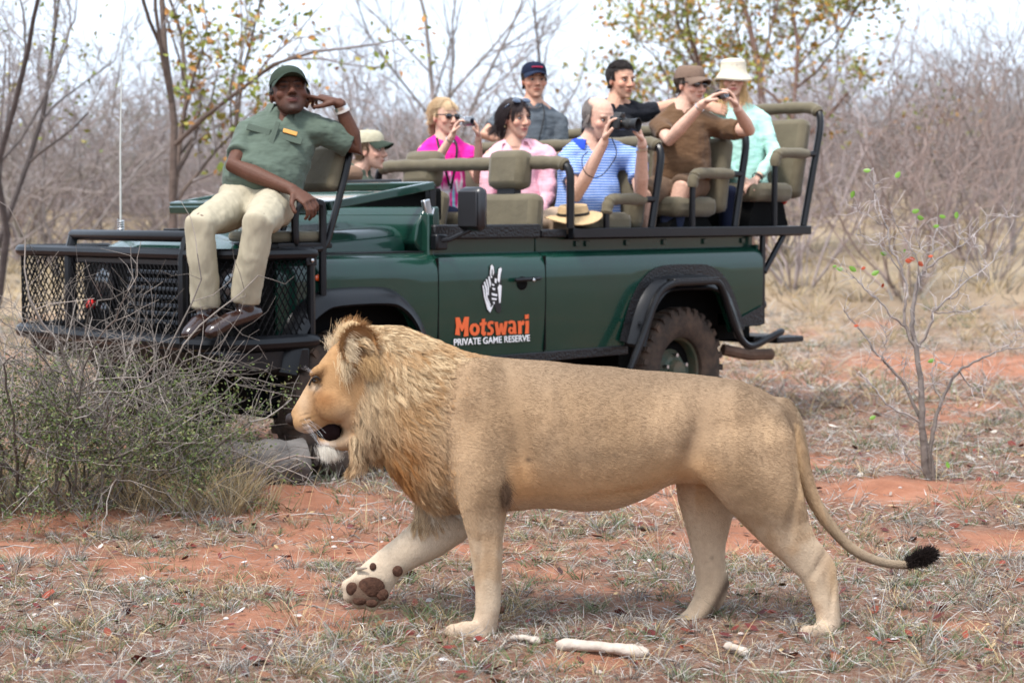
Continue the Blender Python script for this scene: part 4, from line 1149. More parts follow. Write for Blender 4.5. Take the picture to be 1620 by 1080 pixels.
for s_ in (-1, 1):
    c0, Rm = EAR[s_]
    vv, ff, cl_ = [], [], []
    nr, na = 7, 26
    for side in (1, -1):
        for i in range(nr + 1):
            for j in range(na):
                r_, a = i / nr, 2 * math.pi * j / na
                lobe = 1 + .06 * math.cos(2 * a) + .05 * math.sin(a)
                q = np.array([.056 * r_ * math.cos(a) * lobe, 0, .064 * r_ * math.sin(a) * lobe])
                dep = -.030 * (1 - r_ ** 2.2)
                q[1] = s_ * (dep + (.0 if side > 0 else -.011 * (1 - r_ ** 6)) + .006)
                vv.append(c0 + Rm @ q)
                if side < 0: c = (.40, .26, .13)
                else:
                    rim = sstep(.62, .95, r_); hole = math.exp(-((q[0] - .016) / .022) ** 2 - ((q[2] + .02) / .034) ** 2)
                    c = mix(mix((.30, .17, .08), (.025, .014, .009), hole), (.20, .095, .035), rim * (.9 if q[2] > -.03 else .5))
                cl_.append(c)
    o2 = (nr + 1) * na
    for side in (0, 1):
        for i in range(nr):
            for j in range(na):
                a_, b_ = side * o2 + i * na + j, side * o2 + i * na + (j + 1) % na
                ff.append((a_, b_, b_ + na, a_ + na) if side == 0 else (a_, a_ + na, b_ + na, b_))
    for j in range(na):
        a_, b_ = nr * na + j, nr * na + (j + 1) % na
        ff.append((a_, b_, o2 + b_, o2 + a_))
    MB().add(vv, ff, np.array(cl_)).build('ear', M_COAT, lion, 180)
    rimv = np.array([vv[nr * na + j] for j in range(na)]); n_ = 900; jj = RNG.random(n_) * na; j0 = jj.astype(int) % na
    b0 = rimv[j0] + (rimv[(j0 + 1) % na] - rimv[j0]) * (jj % 1)[:, None]
    dr = (b0 - c0); dr /= np.linalg.norm(dr, axis=1)[:, None]; dr = dr * .7 + np.array([.15, s_ * .35, .1]) + RNG.normal(size=(n_, 3)) * .35
    tt = np.linspace(0, 1, 4); ln_ = .016 * (.5 + RNG.random(n_))
    EARRIM.append((b0[:, None] + dr[:, None] * (ln_[:, None] * tt)[:, :, None], np.array((.26, .135, .055)) * (.6 + .8 * RNG.random((n_, 1)))))
# short coat
px_v, py_v = lpx(V)
wgt = np.ones(len(V)); wgt[(px_v > 1436) & (py_v < 910)] = .1
wgt[V[:, 1] > .02] *= .5
wgt[(px_v < 560) & (py_v < 700)] *= 1.6
tri, w = scatter(me, V, 160000, wgt)
P0 = take(V, tri, w); NV = take(Nn, tri, w); NV /= np.linalg.norm(NV, axis=1)[:, None]
px, py = lpx(P0)
D = np.tile(np.array([1.0, 0, -.28]), (len(P0), 1))
lg = sstep(780, 850, py)[:, None]; D = D * (1 - lg) + np.array([.25, 0, -1.0]) * lg
tb_ = ((px > 1256) & (py > 650))[:, None]; D = np.where(tb_, np.array([.6, 0, -.8]), D)
fc = ((px < 600) & (py < 720))
fd = P0 - lp(452, 668); fd[:, 1] *= .4
D = np.where(fc[:, None], fd, D)
D += (RNG.random(D.shape) - .5) * .35 + (fbm(P0, 10, 21)[:, None] - .5) * np.array([0, .2, 1.0])
D -= NV * (D * NV).sum(1)[:, None]; D /= np.linalg.norm(D, axis=1)[:, None] + 1e-9
ln = (.010 + .007 * RNG.random(len(P0))) * np.where(fc, .55, 1.0) * np.where(py > 850, .75, 1)
under = (py > 780) & (px > 810) & (px < 1080); ln = ln * np.where(under, 1.5, 1)
t = np.array([0, .35, .7, 1.0])
Pts = P0[:, None, :] + (D[:, None, :] * t[None, :, None] + NV[:, None, :] * (.30 * t - .22 * t * t)[None, :, None]) * ln[:, None, None] - NV[:, None, :] * .001
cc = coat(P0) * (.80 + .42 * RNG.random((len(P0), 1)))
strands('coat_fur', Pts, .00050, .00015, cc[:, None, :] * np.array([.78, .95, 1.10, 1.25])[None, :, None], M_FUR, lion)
# mane
def mane_w(px, py):
    # behind the face line, up to the shoulder line
    face = np.interp(py, [480, 520, 560, 600, 650, 690, 720, 760, 820], [520, 535, 580, 576, 562, 552, 556, 590, 650])
    back = np.interp(py, [480, 540, 565, 600, 650, 700, 760, 810, 835], [690, 745, 765, 728, 708, 704, 706, 716, 725])
    return sstep(-8, 10, px - face) * (1 - sstep(-85, 55, px - back)) * (py < 835)
wm = mane_w(px_v, py_v); wm[V[:, 1] > .03] *= .55
n_m = 42000
tri, w = scatter(me, V, n_m, wm)
P0 = take(V, tri, w); NV = take(Nn, tri, w); NV /= np.linalg.norm(NV, axis=1)[:, None]
px, py = lpx(P0)
def mane_dir(P, px, py):
    a = np.interp(py, [490, 540, 600, 660, 720, 820], [8, -14, -38, -58, -72, -82])       # degrees below horizontal, flowing back
    a = a + np.interp(px, [540, 600, 680, 780], [6, -4, 8, 20])
    a = a + (fbm(P, 7, 31) - .5) * 120
    a = np.radians(a)
    d = np.column_stack([np.cos(a), np.zeros(len(a)), np.sin(a)])
    ch = np.exp(-((px - 575) / 30) ** 2 - ((py - 700) / 45) ** 2)[:, None]                   # ruff under the cheek falls straight down
    d = d * (1 - ch) + np.array([-.1, 0, -1.0]) * ch
    return d
D = mane_dir(P0, px, py)
D -= NV * (D * NV).sum(1)[:, None] * .85
D /= np.linalg.norm(D, axis=1)[:, None] + 1e-9
L_ = np.interp(py, [490, 560, 640, 720, 790, 830], [.050, .055, .072, .085, .060, .04]) * (.65 + .6 * RNG.random(n_m))
L_ *= .15 + .85 * sstep(0, .9, mane_w(px, py))
L_ *= 1 - .45 * sstep(670, 730, px)
L_ *= np.where((px < 600) & (py < 580), .6, 1)
# locks
K = 4200
gi = RNG.integers(0, n_m, K)
best = np.empty(n_m, int)
for i in range(0, n_m, 4000):
    d2 = ((P0[i:i + 4000, None, :] - P0[gi][None, :, :]) ** 2).sum(2)
    best[i:i + 4000] = d2.argmin(1)
GP, GD, GL, GN = P0[gi], D[gi] + (RNG.random((K, 3)) - .5) * .45, L_[gi], NV[gi]
GD /= np.linalg.norm(GD, axis=1)[:, None]
lift = np.interp(py, [490, 540, 640, 800], [.62, .55, .5, .5])[:, None]
k = 7; t = np.linspace(0, 1, k)
S = RNG.random((n_m, 3)) - .5
Bn = np.cross(D, NV); GB = np.cross(GD, GN); gph = RNG.random(K) * 6.28; ph = gph[best] + RNG.normal(size=n_m) * .5
own = np.empty((n_m, k, 3)); gde = np.empty((n_m, k, 3))
for j, tt in enumerate(t):
    droop = np.array([0, 0, -.22]) * tt * tt
    wv = (.10 * np.sin(ph + tt * 6.5) * tt)[:, None] * Bn
    own[:, j] = P0 + (D * tt + wv + NV * lift * (tt - .75 * tt * tt) + droop + S * .22 * tt * tt) * L_[:, None] - NV * .004 * (1 - tt)
    gde[:, j] = (GP + (GD * tt + (.16 * np.sin(gph + tt * 7.0) * tt)[:, None] * GB + GN * (lift[gi]) * (tt - .75 * tt * tt) + droop) * GL[:, None])[best]
cl = (.5 * sstep(0, 1, t))[None, :, None]
MP = own * (1 - cl) + gde * cl
lockv = RNG.random(K)[best]
c0 = mix((.30, .185, .090), (.70, .53, .325), lockv)
c0 = mix(c0, coat(P0) * 1.3, .95 * (1 - sstep(.35, 1.0, mane_w(px, py))))
c0 = mix(c0, (.70, .55, .36), .55 * np.exp(-((px - 575) / 22) ** 2 - ((py - 660) / 60) ** 2) )
rusty = np.clip(np.exp(-((px - 626) / 40) ** 2 - ((py - 722) / 58) ** 2) * 1.25, 0, 1) * (.45 + .55 * (lockv > .35))
c0 = mix(c0, (.33, .14, .04), rusty * .92)
c0 = mix(c0, (.40, .22, .09), .5 * (fbm(P0, 16, 41) > .58))
c0 = c0 * (.86 + .48 * RNG.random((n_m, 1)))
grad = np.linspace(.42, 1.10, k)[None, :, None]  # roots darkened to paint brown shadow deep in the mane
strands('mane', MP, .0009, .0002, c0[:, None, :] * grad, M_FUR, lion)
# ear tufts, chin beard, tail tuft, whiskers
def tuft(name, base, spread, direc, n, ln, col, r=.0009, wob=.35):
    P0 = base + RNG.normal(size=(n, 3)) * np.asarray(spread)
    d = unit(direc) + RNG.normal(size=(n, 3)) * wob; d /= np.linalg.norm(d, axis=1)[:, None]
    t = np.linspace(0, 1, 5); L1 = ln * (.6 + .6 * RNG.random(n))
    P = P0[:, None] + d[:, None] * (L1[:, None] * t)[:, :, None] + np.array([0, 0, -.25]) * (L1[:, None] * t * t)[:, :, None]
    c = np.asarray(col) * (.75 + .5 * RNG.random((n, 1)))
    strands(name, P, r, .0002, np.repeat(c[:, None, :], 5, 1), M_FUR, lion)
for s_ in (-1, 1):
    c0, Rm = EAR[s_]
    tuft('ear_tuft', c0 + np.array([-.030, s_ * .006, -.014]), (.008, .004, .026), (.75, s_ * .35, -.25), 330, .034, (.58, .46, .31), r=.00055, wob=.25)
    tuft('ear_tuft', c0 + np.array([-.046, -.01 * s_, -.045]), (.010, .012, .022), (.25, s_ * .35, -.8), 520, .045, (.56, .43, .27), r=.00055, wob=.25)
    tuft('ear_tuft', c0 + np.array([.03, -.008 * s_, -.055]), (.016, .012, .014), (.55, s_ * .4, -.6), 600, .05, (.42, .27, .13), r=.00055, wob=.28)
for P_, c_ in EARRIM: strands('ear_fringe', P_, .0008, .0002, np.repeat(c_[:, None, :], 4, 1), M_FUR, lion)
tuft('crest_tuft', lp(548, 528, .03), (.018, .04, .010), (.35, 0, .8), 800, .042, (.56, .42, .25), r=.0005, wob=.3)
tuft('crest_tuft', lp(528, 546, .06), (.012, .02, .012), (-.1, 0, 1), 420, .032, (.62, .50, .34), r=.0005, wob=.3)
tuft('elbow_tuft', lp(797, 772, -.185), (.008, .012, .022), (.5, -.15, -.9), 520, .034, (.085, .05, .03), r=.0006, wob=.25)
tuft('beard', lp(520, 706), (.014, .022, .005), (.35, 0, -1), 2600, .036, (.70, .66, .57), r=.00045, wob=.28)
n = 4200; q = RNG.random(n)
P0 = tl[-8] + (tl[-1] - tl[-8]) * q[:, None] + RNG.normal(size=(n, 3)) * .006
d = unit(tl[-1] - tl[-6]) * .8 + RNG.normal(size=(n, 3)) * .42; d /= np.linalg.norm(d, axis=1)[:, None]
t = np.linspace(0, 1, 4); L1 = .046 * (.6 + .5 * RNG.random(n)) * np.interp(q, [0, .5, 1], [.6, 1, .8])
strands('tail_tuft', P0[:, None] + d[:, None] * (L1[:, None] * t)[:, :, None], .0012, .0004, np.tile(np.array([.014, .009, .008]), (n, 4, 1)) * (.6 + .9 * RNG.random((n, 1, 1))), M_FUR, lion)
n = 11; P = []
for i in range(n):
    s_ = -1 if i < 9 else 1
    b0 = lp(476 + 13 * RNG.random(), 662 + 18 * RNG.random(), s_ * .060)
    d = unit((.55 + .7 * RNG.random(), s_ * (.3 + .7 * RNG.random()), -.75 * RNG.random() - .15)); L1 = .06 + .06 * RNG.random()
    P.append([b0 + d * L1 * tt + np.array([.1, 0, -.35]) * L1 * tt * tt for tt in np.linspace(0, 1, 6)])
for i in range(6):
    b0 = lp(495 + 5 * i / 7, 591, -.06 - .02 * RNG.random()); d = unit((-.7 + .3 * RNG.random(), -.5, .3 + .5 * RNG.random()))
    P.append([b0 + d * .05 * tt for tt in np.linspace(0, 1, 6)])
strands('whiskers', np.array(P), .00020, .00010, np.full((len(P), 6, 3), .85), M_FUR, lion)
# ---------------------------------------------------------------- people
M_SKIN = mat('skin', (.5, .3, .2), .6, 0, .28, vcol=True, var=.10, vscale=60, bump=.0015, bscale=120)
M_CLOTH = mat('woven_cloth', (.3, .3, .3), .9, 0, .15, vcol=True, var=.12, vscale=20, bump=.014, bscale=9, bdetail=2, sheen=.1, stretch=(1, 1, 2.2))
M_TROUS = mat('trouser_cloth', (.3, .3, .3), .9, 0, .15, vcol=True, var=.10, vscale=14, bump=.010, bscale=9, bdetail=2, stretch=(2, 2, .8))
M_HAIR = mat('hair', (.1, .06, .03), .5, 0, .3, vcol=True)
M_EYE = mat('eye', (.8, .8, .8), .15, 0, .5, vcol=True)
M_SUNG = mat('sunglass_lens', (.012, .008, .010), .08, 0, .7, coat=.5)
M_SHOE = mat('brown_leather_shoe', (.022, .009, .007), .22, 0, .5, coat=.3, bump=.001, bscale=60)
M_SILVER = mat('silver_metal', (.62, .62, .60), .28, 1, .5)
M_CAMBODY = mat('camera_body', (.010, .010, .011), .45, 0, .4, bump=.0004, bscale=300)
M_CAMSIL = mat('camera_silver', (.35, .36, .38), .3, .8, .5)
M_LENSG = mat('camera_lens_glass', (.012, .012, .02), .05, 0, .8, coat=1)
M_STRAP = mat('black_strap', (.008, .008, .009), .7)
M_GOLDTAG = mat('brass_name_tag', (.55, .27, .06), .4, .2)
M_DENIM = mat('dark_denim', (.012, .018, .045), .9, var=.15)

UPZ = np.array([0, 0, 1.])
def hframe(p, yaw, pitch, roll=0):
    c = EYE - p; c[2] = 0; c = unit(c)
    r = np.array([-c[1], c[0], 0])          # image right for someone looking along -c
    a, b = math.radians(yaw), math.radians(pitch)
    f = math.cos(a) * c + math.sin(a) * r
    up = math.cos(b) * UPZ - math.sin(b) * f
    f = math.cos(b) * f + math.sin(b) * UPZ
    x = np.cross(f, up)
    k = math.radians(roll)
    up2 = up * math.cos(k) + x * math.sin(k); x2 = np.cross(f, up2)
    return np.column_stack([x2, f, up2])    # columns: person's right, forward, up
def add_head(b, H, R, s=1.0, wide=1.0):
    g = lambda p: H + R @ (np.asarray(p, float) * s)
    E = lambda c, r, M=None: b.ell(g(c), np.asarray(r) * s, R=R if M is None else R @ M, nu=16, nv=11)
    E((0, -.012, .035), (.076 * wide, .096, .082))
    t = np.arange(20) * 2 * math.pi / 20
    rings = []
    for z, hw, y0, y1 in ((.045, .066, -.07, .084), (.015, .068, -.065, .084), (-.02, .067, -.055, .084), (-.05, .061, -.04, .084), (-.075, .052, -.015, .082), (-.095, .040, .01, .080), (-.110, .026, .035, .074)):
        hw *= wide
        ct, st = np.cos(t), np.sin(t)
        rings.append(np.array([g((hw * np.sign(c) * abs(c) ** .85, (y0 + y1) / 2 + (y1 - y0) / 2 * np.sign(q) * abs(q) ** .85, z)) for c, q in zip(ct, st)]))
    b.loft(rings)
    b.tube([g((0, .082, .020)), g((0, .092, -.005)), g((0, .104, -.030))], np.array([.008, .010, .013]) * s, 10, round_ends=True)
    for q in (-1, 1):
        E((q * .012, .093, -.034), (.010, .011, .008))
        E((q * .030, .078, .020), (.024, .011, .008))
        E((q * .042 * wide, .062, -.026), (.024, .021, .024))
        E((q * .077 * wide, -.004, -.008), (.007, .020, .032), np.array(Matrix.Rotation(q * -.35, 3, 'Z')))
    E((0, .083, -.058), (.024, .011, .006)); E((0, .081, -.068), (.021, .011, .007)); E((0, .072, -.100), (.021, .015, .014))
def add_hand(b, W, d, n, curl, s=1.0, left=False, thumb=1.0):
    """W wrist, d towards the fingers, n out of the palm"""
    d = unit(d); n = unit(n - d * (n @ d)); sd = np.cross(d, n) * (1 if left else -1)   # sd: thumb side
    t = np.arange(12) * 2 * math.pi / 12
    rings = [W + d * u * s + (np.cos(t)[:, None] * sd * hw + np.sin(t)[:, None] * n * th) * s for u, hw, th in ((-.02, .026, .020), (.02, .032, .018), (.055, .041, .016), (.088, .042, .013))]
    b.loft(rings)
    if np.ndim(curl) == 0: curl = [curl] * 4
    for i, (L, r) in enumerate(((.070, .0088), (.080, .0092), (.075, .0088), (.058, .0078))):
        p = W + (d * .083 + sd * (.031 - .0205 * i)) * s
        pts = [p]; a = 0; q = d
        for j, fr in enumerate((.45, .32, .23)):
            a += math.radians(curl[i]) * (.8 if j == 0 else 1.0)
            q = d * math.cos(a) + n * math.sin(a) + sd * .05 * (1.5 - i)
            pts.append(pts[-1] + unit(q) * L * fr * s)
        b.tube(pts, np.array([r, r, r * .9, r * .8]) * s, 8, round_ends=True)
    p = W + (d * .025 + sd * .030) * s
    m1 = p + unit(d * .6 + sd * .75 * thumb + n * .45) * .042 * s; m2 = m1 + unit(d * .9 + sd * .25 * thumb + n * .45) * .034 * s
    b.tube([p, m1, m2], np.array([.014, .0105, .009]) * s, 8, round_ends=True)
def torso(b, pel, neck, sh, grow=0.0, s=1.0, belly=0.0, top=True):
    """pel, neck base, sh=(right, left) shoulder joints"""
    sv = sh[1] - sh[0]; up = unit(neck - pel)
    sv = unit(sv - up * (sv @ up)); fr = np.cross(sv, up)
    t = np.arange(22) * 2 * math.pi / 22; L = np.linalg.norm(neck - pel)
    half = np.linalg.norm(sh[1] - sh[0]) / 2
    rings = []
    for u, hw, hd, fo in ((-.16, .10, .07, 0), (-.10, .155, .11, 0), (.0, .172, .125, .01), (.22, .160, .118, .015), (.42, .160, .115, .01), (.62, .168, .115, .0), (.80, half * .86 / s, .10, -.008), (.92, half * .66 / s, .078, -.01), (1.0, .068, .062, 0)):
        w = 1 + belly * math.exp(-((u - .22) / .28) ** 2)
        c = pel + up * (L * u) + fr * (fo + .05 * (w - 1)) * s
        rings.append(c + np.cos(t)[:, None] * sv * (hw * s * (w * .5 + .5) + grow) + np.sin(t)[:, None] * fr * (hd * s * w + grow))
    b.loft(rings)
    return sv, up, fr
def wrinkle(V, N, amt, sc, seed, stretch=(1, 1, .5)):
    return V + N * ((fbm(V * np.asarray(stretch), sc, seed, 3) - .5) * amt)[:, None]
M_POLO = mat('striped_polo_cloth', (.085, .17, .50), .9, 0, .15, bump=.004, bscale=28)
_nt = M_POLO.node_tree; _N, _L = _nt.nodes, _nt.links
_tc = _N.new('ShaderNodeTexCoord'); _wv = _N.new('ShaderNodeTexWave'); _wv.wave_type = 'BANDS'; _wv.bands_direction = 'Z'
_wv.inputs['Scale'].default_value = 19; _wv.inputs['Distortion'].default_value = 1.6; _wv.inputs['Detail'].default_value = 1; _wv.inputs['Detail Scale'].default_value = .35
_L.new(_tc.outputs['Object'], _wv.inputs['Vector'])
_cr = _N.new('ShaderNodeValToRGB'); _cr.color_ramp.elements[0].position = .60; _cr.color_ramp.elements[0].color = (.10, .20, .50, 1); _cr.color_ramp.elements[1].position = .85; _cr.color_ramp.elements[1].color = (.42, .50, .66, 1)
_L.new(_wv.outputs['Fac'], _cr.inputs['Fac']); _L.new(_cr.outputs[0], _N['Principled BSDF'].inputs['Base Color'])
PEOPLE = {}
def person(key, label, Yw, head, yaw, pitch, roll, neck, sh, pel, armR, armL, skin, shirt, sleeve=.55, hs=1.0, build=1.0, belly=0.0, legs=None, pants=(.2, .17, .12), shorts=False, brow=(.03, .02, .012), lips=None, vneck=0, scalp=None, stubble=0, shirt_fn=None, handR=None, handL=None, wide=1.0, shoe=True, eyes=True, group=None, arm_s=1.0, cloth=None):
    g = lambda j: at(j[0], j[1], Yw - (j[2] if len(j) > 2 else 0))
    H = g(head)
    root = empty('person', (0, 0, 0))
    P_ = g(pel); base = np.array([P_[0], P_[1], P_[2] - .12]); root.location = base
    tag(root, label, 'person', group)
    G = lambda j: g(j) - base
    Hl = H - base; R = hframe(H, yaw, pitch, roll)
    nk = G(neck) + UPZ * .022; S = [G(sh[0]) + UPZ * .004, G(sh[1]) + UPZ * .004]; pl = G(pel); hs *= 1.07
    aR = [S[0]] + [G(j) for j in armR]; aL = [S[1]] + [G(j) for j in armL]
    b = MB()
    add_head(b, Hl, R, hs, wide)
    b.tube([nk - unit(Hl - nk) * .03, nk * .45 + (Hl + R @ np.array([0, -.012, -.06]) * hs) * .55, Hl + R @ np.array([0, -.008, -.03]) * hs], np.array([.064, .054, .056]) * hs * (.75 + .25 * build), 14)
    sv, up, fr = torso(b, pl, nk, S, 0, build, belly)
    for q_ in S: b.tube([nk + up * .035 - fr * .012, (nk + up * .012) * .55 + (q_ + up * .01) * .45 - fr * .012, q_], np.array([.040, .046, .045]) * build, 12)
    for q_ in S: b.tube([nk - up * .075, (nk - up * .06) * .5 + q_ * .5, q_], np.array([.070, .064, .054]) * build, 12)
    for A in (aR, aL):
        k = build * arm_s
        e, w = A[1], A[2]
        pts = [A[0], A[0] * .5 + e * .5, e, e * .68 + w * .32, w]
        b.tube(pts, np.array([.055, .047, .038, .041, .027]) * k, 12, round_ends=True)
    for A, hd, lf in ((aR, handR, False), (aL, handL, True)):
        d = unit(A[2] - A[1])
        if hd is None: hd = dict()
        dd = hd.get('dir'); nn = hd.get('palm')
        add_hand(b, A[2], unit(dd) if dd is not None else d, np.asarray(nn, float) if nn is not None else fr * -1 + np.array([0, 0, -.4]), hd.get('curl', 25), hs * hd.get('s', 1.0), lf, hd.get('thumb', 1.0))
    LG = None
    if legs:
        LG = [[G(j) for j in q] for q in legs]
        for q in LG:
            b.tube([q[0], q[1], q[1] * .6 + q[2] * .4, q[2]], np.array([.085, .060, .055, .040]) * build, 12, round_ends=True)
            if len(q) > 3 and not shoe: b.ell((q[2] + q[3]) / 2, (.1, .05, .04))
    me, V = organic(b, .0057, 2, dec=.55)
    N = normals(me)
    # eye hollows
    q = (V - Hl) @ R / hs
    for e in (-1, 1):
        w = gauss(q, (e * .031, .082, .001), (.016, .03, .010)); V = V - (R @ np.array([0, 1, 0])) * (w * .009 * hs)[:, None]
    q = (V - Hl) @ R / hs
    hd_ = np.exp(-np.clip(np.abs(q) - np.array([.09, .12, .125]), 0, 1).sum(1) / .01)
    c = mix(np.asarray(skin) * .93, np.asarray(skin) * 1.07, fbm(V, 30, 3))
    red = np.asarray(skin) * np.array([1.06, .80, .76])
    for p, r, a in (((.045, .075, -.025), (.028, .05, .022), .7), ((-.045, .075, -.025), (.028, .05, .022), .7), ((0, .105, -.03), (.014, .03, .016), .6), ((.078, 0, -.01), (.02, .04, .04), .7), ((-.078, 0, -.01), (.02, .04, .04), .7)):
        c = mix(c, red, gauss(q, p, r) * a * hd_)
    lc = lips if lips is not None else np.asarray(skin) * np.array([.85, .50, .47])
    c = mix(c, lc, np.clip(gauss(q, (0, .092, -.063), (.023, .04, .0085)) * 1.3, 0, 1) * hd_)
    c = mix(c, np.asarray(lc) * .3, np.clip(gauss(q, (0, .092, -.0625), (.022, .04, .0026)) * 1.2, 0, .9) * hd_)
    for e in (-1, 1):
        c = mix(c, brow, np.clip(gauss(q, (e * .031, .085, .0215), (.019, .04, .0048)) * 1.2, 0, .85) * hd_)
        c = mix(c, np.asarray(brow) * .6, np.clip(gauss(q, (e * .031, .08, .005), (.015, .03, .0042)) * 1.1, 0, .85) * hd_)
        c = mix(c, np.asarray(skin) * .45, np.clip(gauss(q, (e * .008, .10, -.040), (.006, .02, .004)), 0, .8) * hd_)
    if stubble:
        c = mix(c, np.asarray(brow) * 1.2 + .01, stubble * np.clip(gauss(q, (0, .075, -.092), (.055, .06, .030)) + .8 * gauss(q, (0, .095, -.05), (.03, .03, .008)), 0, 1) * (1 - np.clip(gauss(q, (0, .092, -.063), (.022, .04, .009)) * 1.4, 0, 1)) * hd_)
    if scalp is not None:
        fn, sc = scalp
        c = mix(c, sc, fn(q) * hd_)
    body = finish(me, V, c, 'body', M_SKIN, root)
    if eyes:
        for e in (-1, 1):
            eb = MB(); eb.ell((0, 0, 0), (.0118, .0118, .0075), nu=16, nv=12)
            v = np.vstack(eb.v); cc = np.where((np.abs(v[:, 0]) < .0062)[:, None], (.02, .012, .008), (.42, .37, .34))
            eb.v = [v @ R.T * hs + Hl + R @ np.array([e * .031, .0745, .0005]) * hs]; eb.c = [cc]
            eb.build('eye', M_EYE, root, 180)
    # shirt
    b = MB()
    torso(b, pl, nk - up * .005, S, .012, build, belly)
    if sleeve > 0:
        for A in (aR, aL):
            if sleeve <= 1:
                end = A[0] + (A[1] - A[0]) * sleeve
                b.tube([A[0] - sv * 0, A[0] * .6 + end * .4, end], np.array([.068, .066, .064]) * build * (.6 + .4 * arm_s), 14)
            else:
                end = A[1] + (A[2] - A[1]) * (sleeve - 1)
                b.tube([A[0], A[1] * .5 + A[0] * .5, A[1], A[1] * .5 + end * .5, end], np.array([.068, .063, .058, .056, .046]) * build * arm_s, 14)
    for q_ in S: b.tube([nk + up * .010 - fr * .012, (nk + up * .010) * .55 + (q_ + up * .008) * .45 - fr * .012, q_], np.array([.050, .057, .056]) * build, 12)
    for q_ in S: b.ell(q_ - up * .006, np.array([.064, .064, .060]) * build); b.tube([nk - up * .085, (nk - up * .066) * .5 + q_ * .5, q_], np.array([.082, .075, .066]) * build, 14)
    me, V = organic(b, .010, 3, dec=.55)
    N = normals(me)
    V = wrinkle(V, N, .030, 9, len(key) * 7, (1, 1, 1.8))
    V = wrinkle(V, N, .012, 20, len(key) * 5, (1.4, 1.4, .6))
    if vneck:
        rel = V - nk; a = rel @ sv; z = rel @ up; f = rel @ fr
        w = (f > .0) * (z < .06) * sstep(0, .012, (z + vneck) * .42 - np.abs(a) + .008) * (z > -vneck)
        V = V - N * (w * .034)[:, None]
    col = shirt_fn((V - pl) @ np.column_stack([sv, fr, up]), np.asarray(shirt)) if shirt_fn else np.tile(np.asarray(shirt, float), (len(V), 1))
    finish(me, V, col, 'shirt', cloth or M_CLOTH, root)
    if LG:
        b = MB()
        b.ell(pl - up * .06, np.array([.185, .15, .12]) * build, R=np.column_stack([sv, fr, up]))
        for q in LG:
            if shorts:
                b.tube([q[0], q[0] * .4 + q[1] * .6, q[1] * 1.0 + q[0] * .0], np.array([.105, .095, .088]) * build, 14)
            else:
                b.tube([q[0], q[0] * .4 + q[1] * .6, q[1], q[1] * .6 + q[2] * .4, q[2]], np.array([.100, .084, .070, .067, .063]) * build, 14, round_ends=False)
        me, V = organic(b, .013, 3, dec=.7)
        N = normals(me)
        V = wrinkle(V, N, .026, 8, 3 + len(key), (1.5, 1.5, .55)); V = wrinkle(V, N, .012, 16, 9 + len(key), (1, 1, 1.3))
        finish(me, V, np.tile(np.asarray(pants, float), (len(V), 1)), 'trousers', M_TROUS, root)
        if shoe:
            for q in LG:
                if len(q) > 3:
                    b = MB(); a, t_ = q[2], q[3]; d = unit(t_ - a); fl = np.array([d[0], d[1], 0])
                    b.tube([a + np.array([0, 0, .05]), a - np.array([0, 0, .03])], [.048, .05], 12, round_ends=True)
                    b.tube([a - np.array([0, 0, .055]) - unit(fl) * .05, (a + t_) / 2 - np.array([0, 0, .02]), t_], [.045, .05, .043], 12, flat=.85, round_ends=True)
                    me, V = organic(b, .007, 3)
                    finish(me, V, None, 'shoe', M_SHOE, root)
    info = dict(root=root, base=base, H=Hl, R=R, hs=hs, S=S, aR=aR, aL=aL, nk=nk, pl=pl, sv=sv, up=up, fr=fr, LG=LG)
    PEOPLE[key] = info
    return info
def hl(I, p): return I['H'] + I['R'] @ (np.asarray(p, float) * I['hs'])
def cap(I, crown, brim=None, name='cap', brim_len=.075, droop=.030, tall=.078, z0=.032, brim_w=.074, under=None, flat=False):
    b = MB(); n = 24; rings = []
    for u in np.linspace(0, 1, 8):
        z = z0 + tall * (math.sin(u * math.pi / 2) if not flat else min(1, u * 1.25))
        k = math.cos(u * math.pi / 2) ** (.55 if not flat else .28) if u < 1 else .04
        rings.append([hl(I, (.084 * k * math.cos(t), -.010 + .104 * k * math.sin(t), z + .010 * math.sin(t) * (1 - u))) for t in np.arange(n) * 2 * math.pi / n])
    b.loft(rings)
    c = b.build(name, mat(name + '_cloth', crown, .9, 0, .15, var=.12, vscale=40, bump=.002, bscale=60), I['root'], 60)
    b = MB(); top, bot = [], []
    rows = 7; nc = 13
    V_, F_ = [], []
    for side in (0, 1):
        for i in range(rows):
            for j in range(nc):
                a = math.radians(-68 + 136 * j / (nc - 1)); u = i / (rows - 1)
                r0x, r0y = .083, .096
                x = r0x * math.sin(a) * (1 + .02 * u); y = -.010 + r0y * math.cos(a) + brim_len * u * math.cos(a * .8) ** .8
                z = z0 + .012 * math.cos(a) - droop * u - .030 * (x / .083) ** 2 * (.3 + .7 * u)
                V_.append(hl(I, (x, y, z + (.0035 if side == 0 else -.0035))))
    o = rows * nc
    for side in (0, 1):
        for i in range(rows - 1):
            for j in range(nc - 1):
                a = side * o + i * nc + j
                F_.append((a, a + 1, a + nc + 1, a + nc) if side == 0 else (a, a + nc, a + nc + 1, a + 1))
    ed = [j for j in range(nc)] + [i * nc + nc - 1 for i in range(1, rows)] + [(rows - 1) * nc + j for j in range(nc - 2, -1, -1)] + [i * nc for i in range(rows - 2, 0, -1)]
    for a, c2 in zip(ed, ed[1:] + ed[:1]): F_.append((a, o + a, o + c2, c2))
    b.add(V_, F_).build('brim', mat(name + '_brim', brim or crown, .85, 0, .2, bump=.001, bscale=80), c, 50)
    MB().ell(hl(I, (0, -.010, z0 + tall)), np.full(3, .008)).build('button', mat('cap_button', crown, .8), c)
    return c
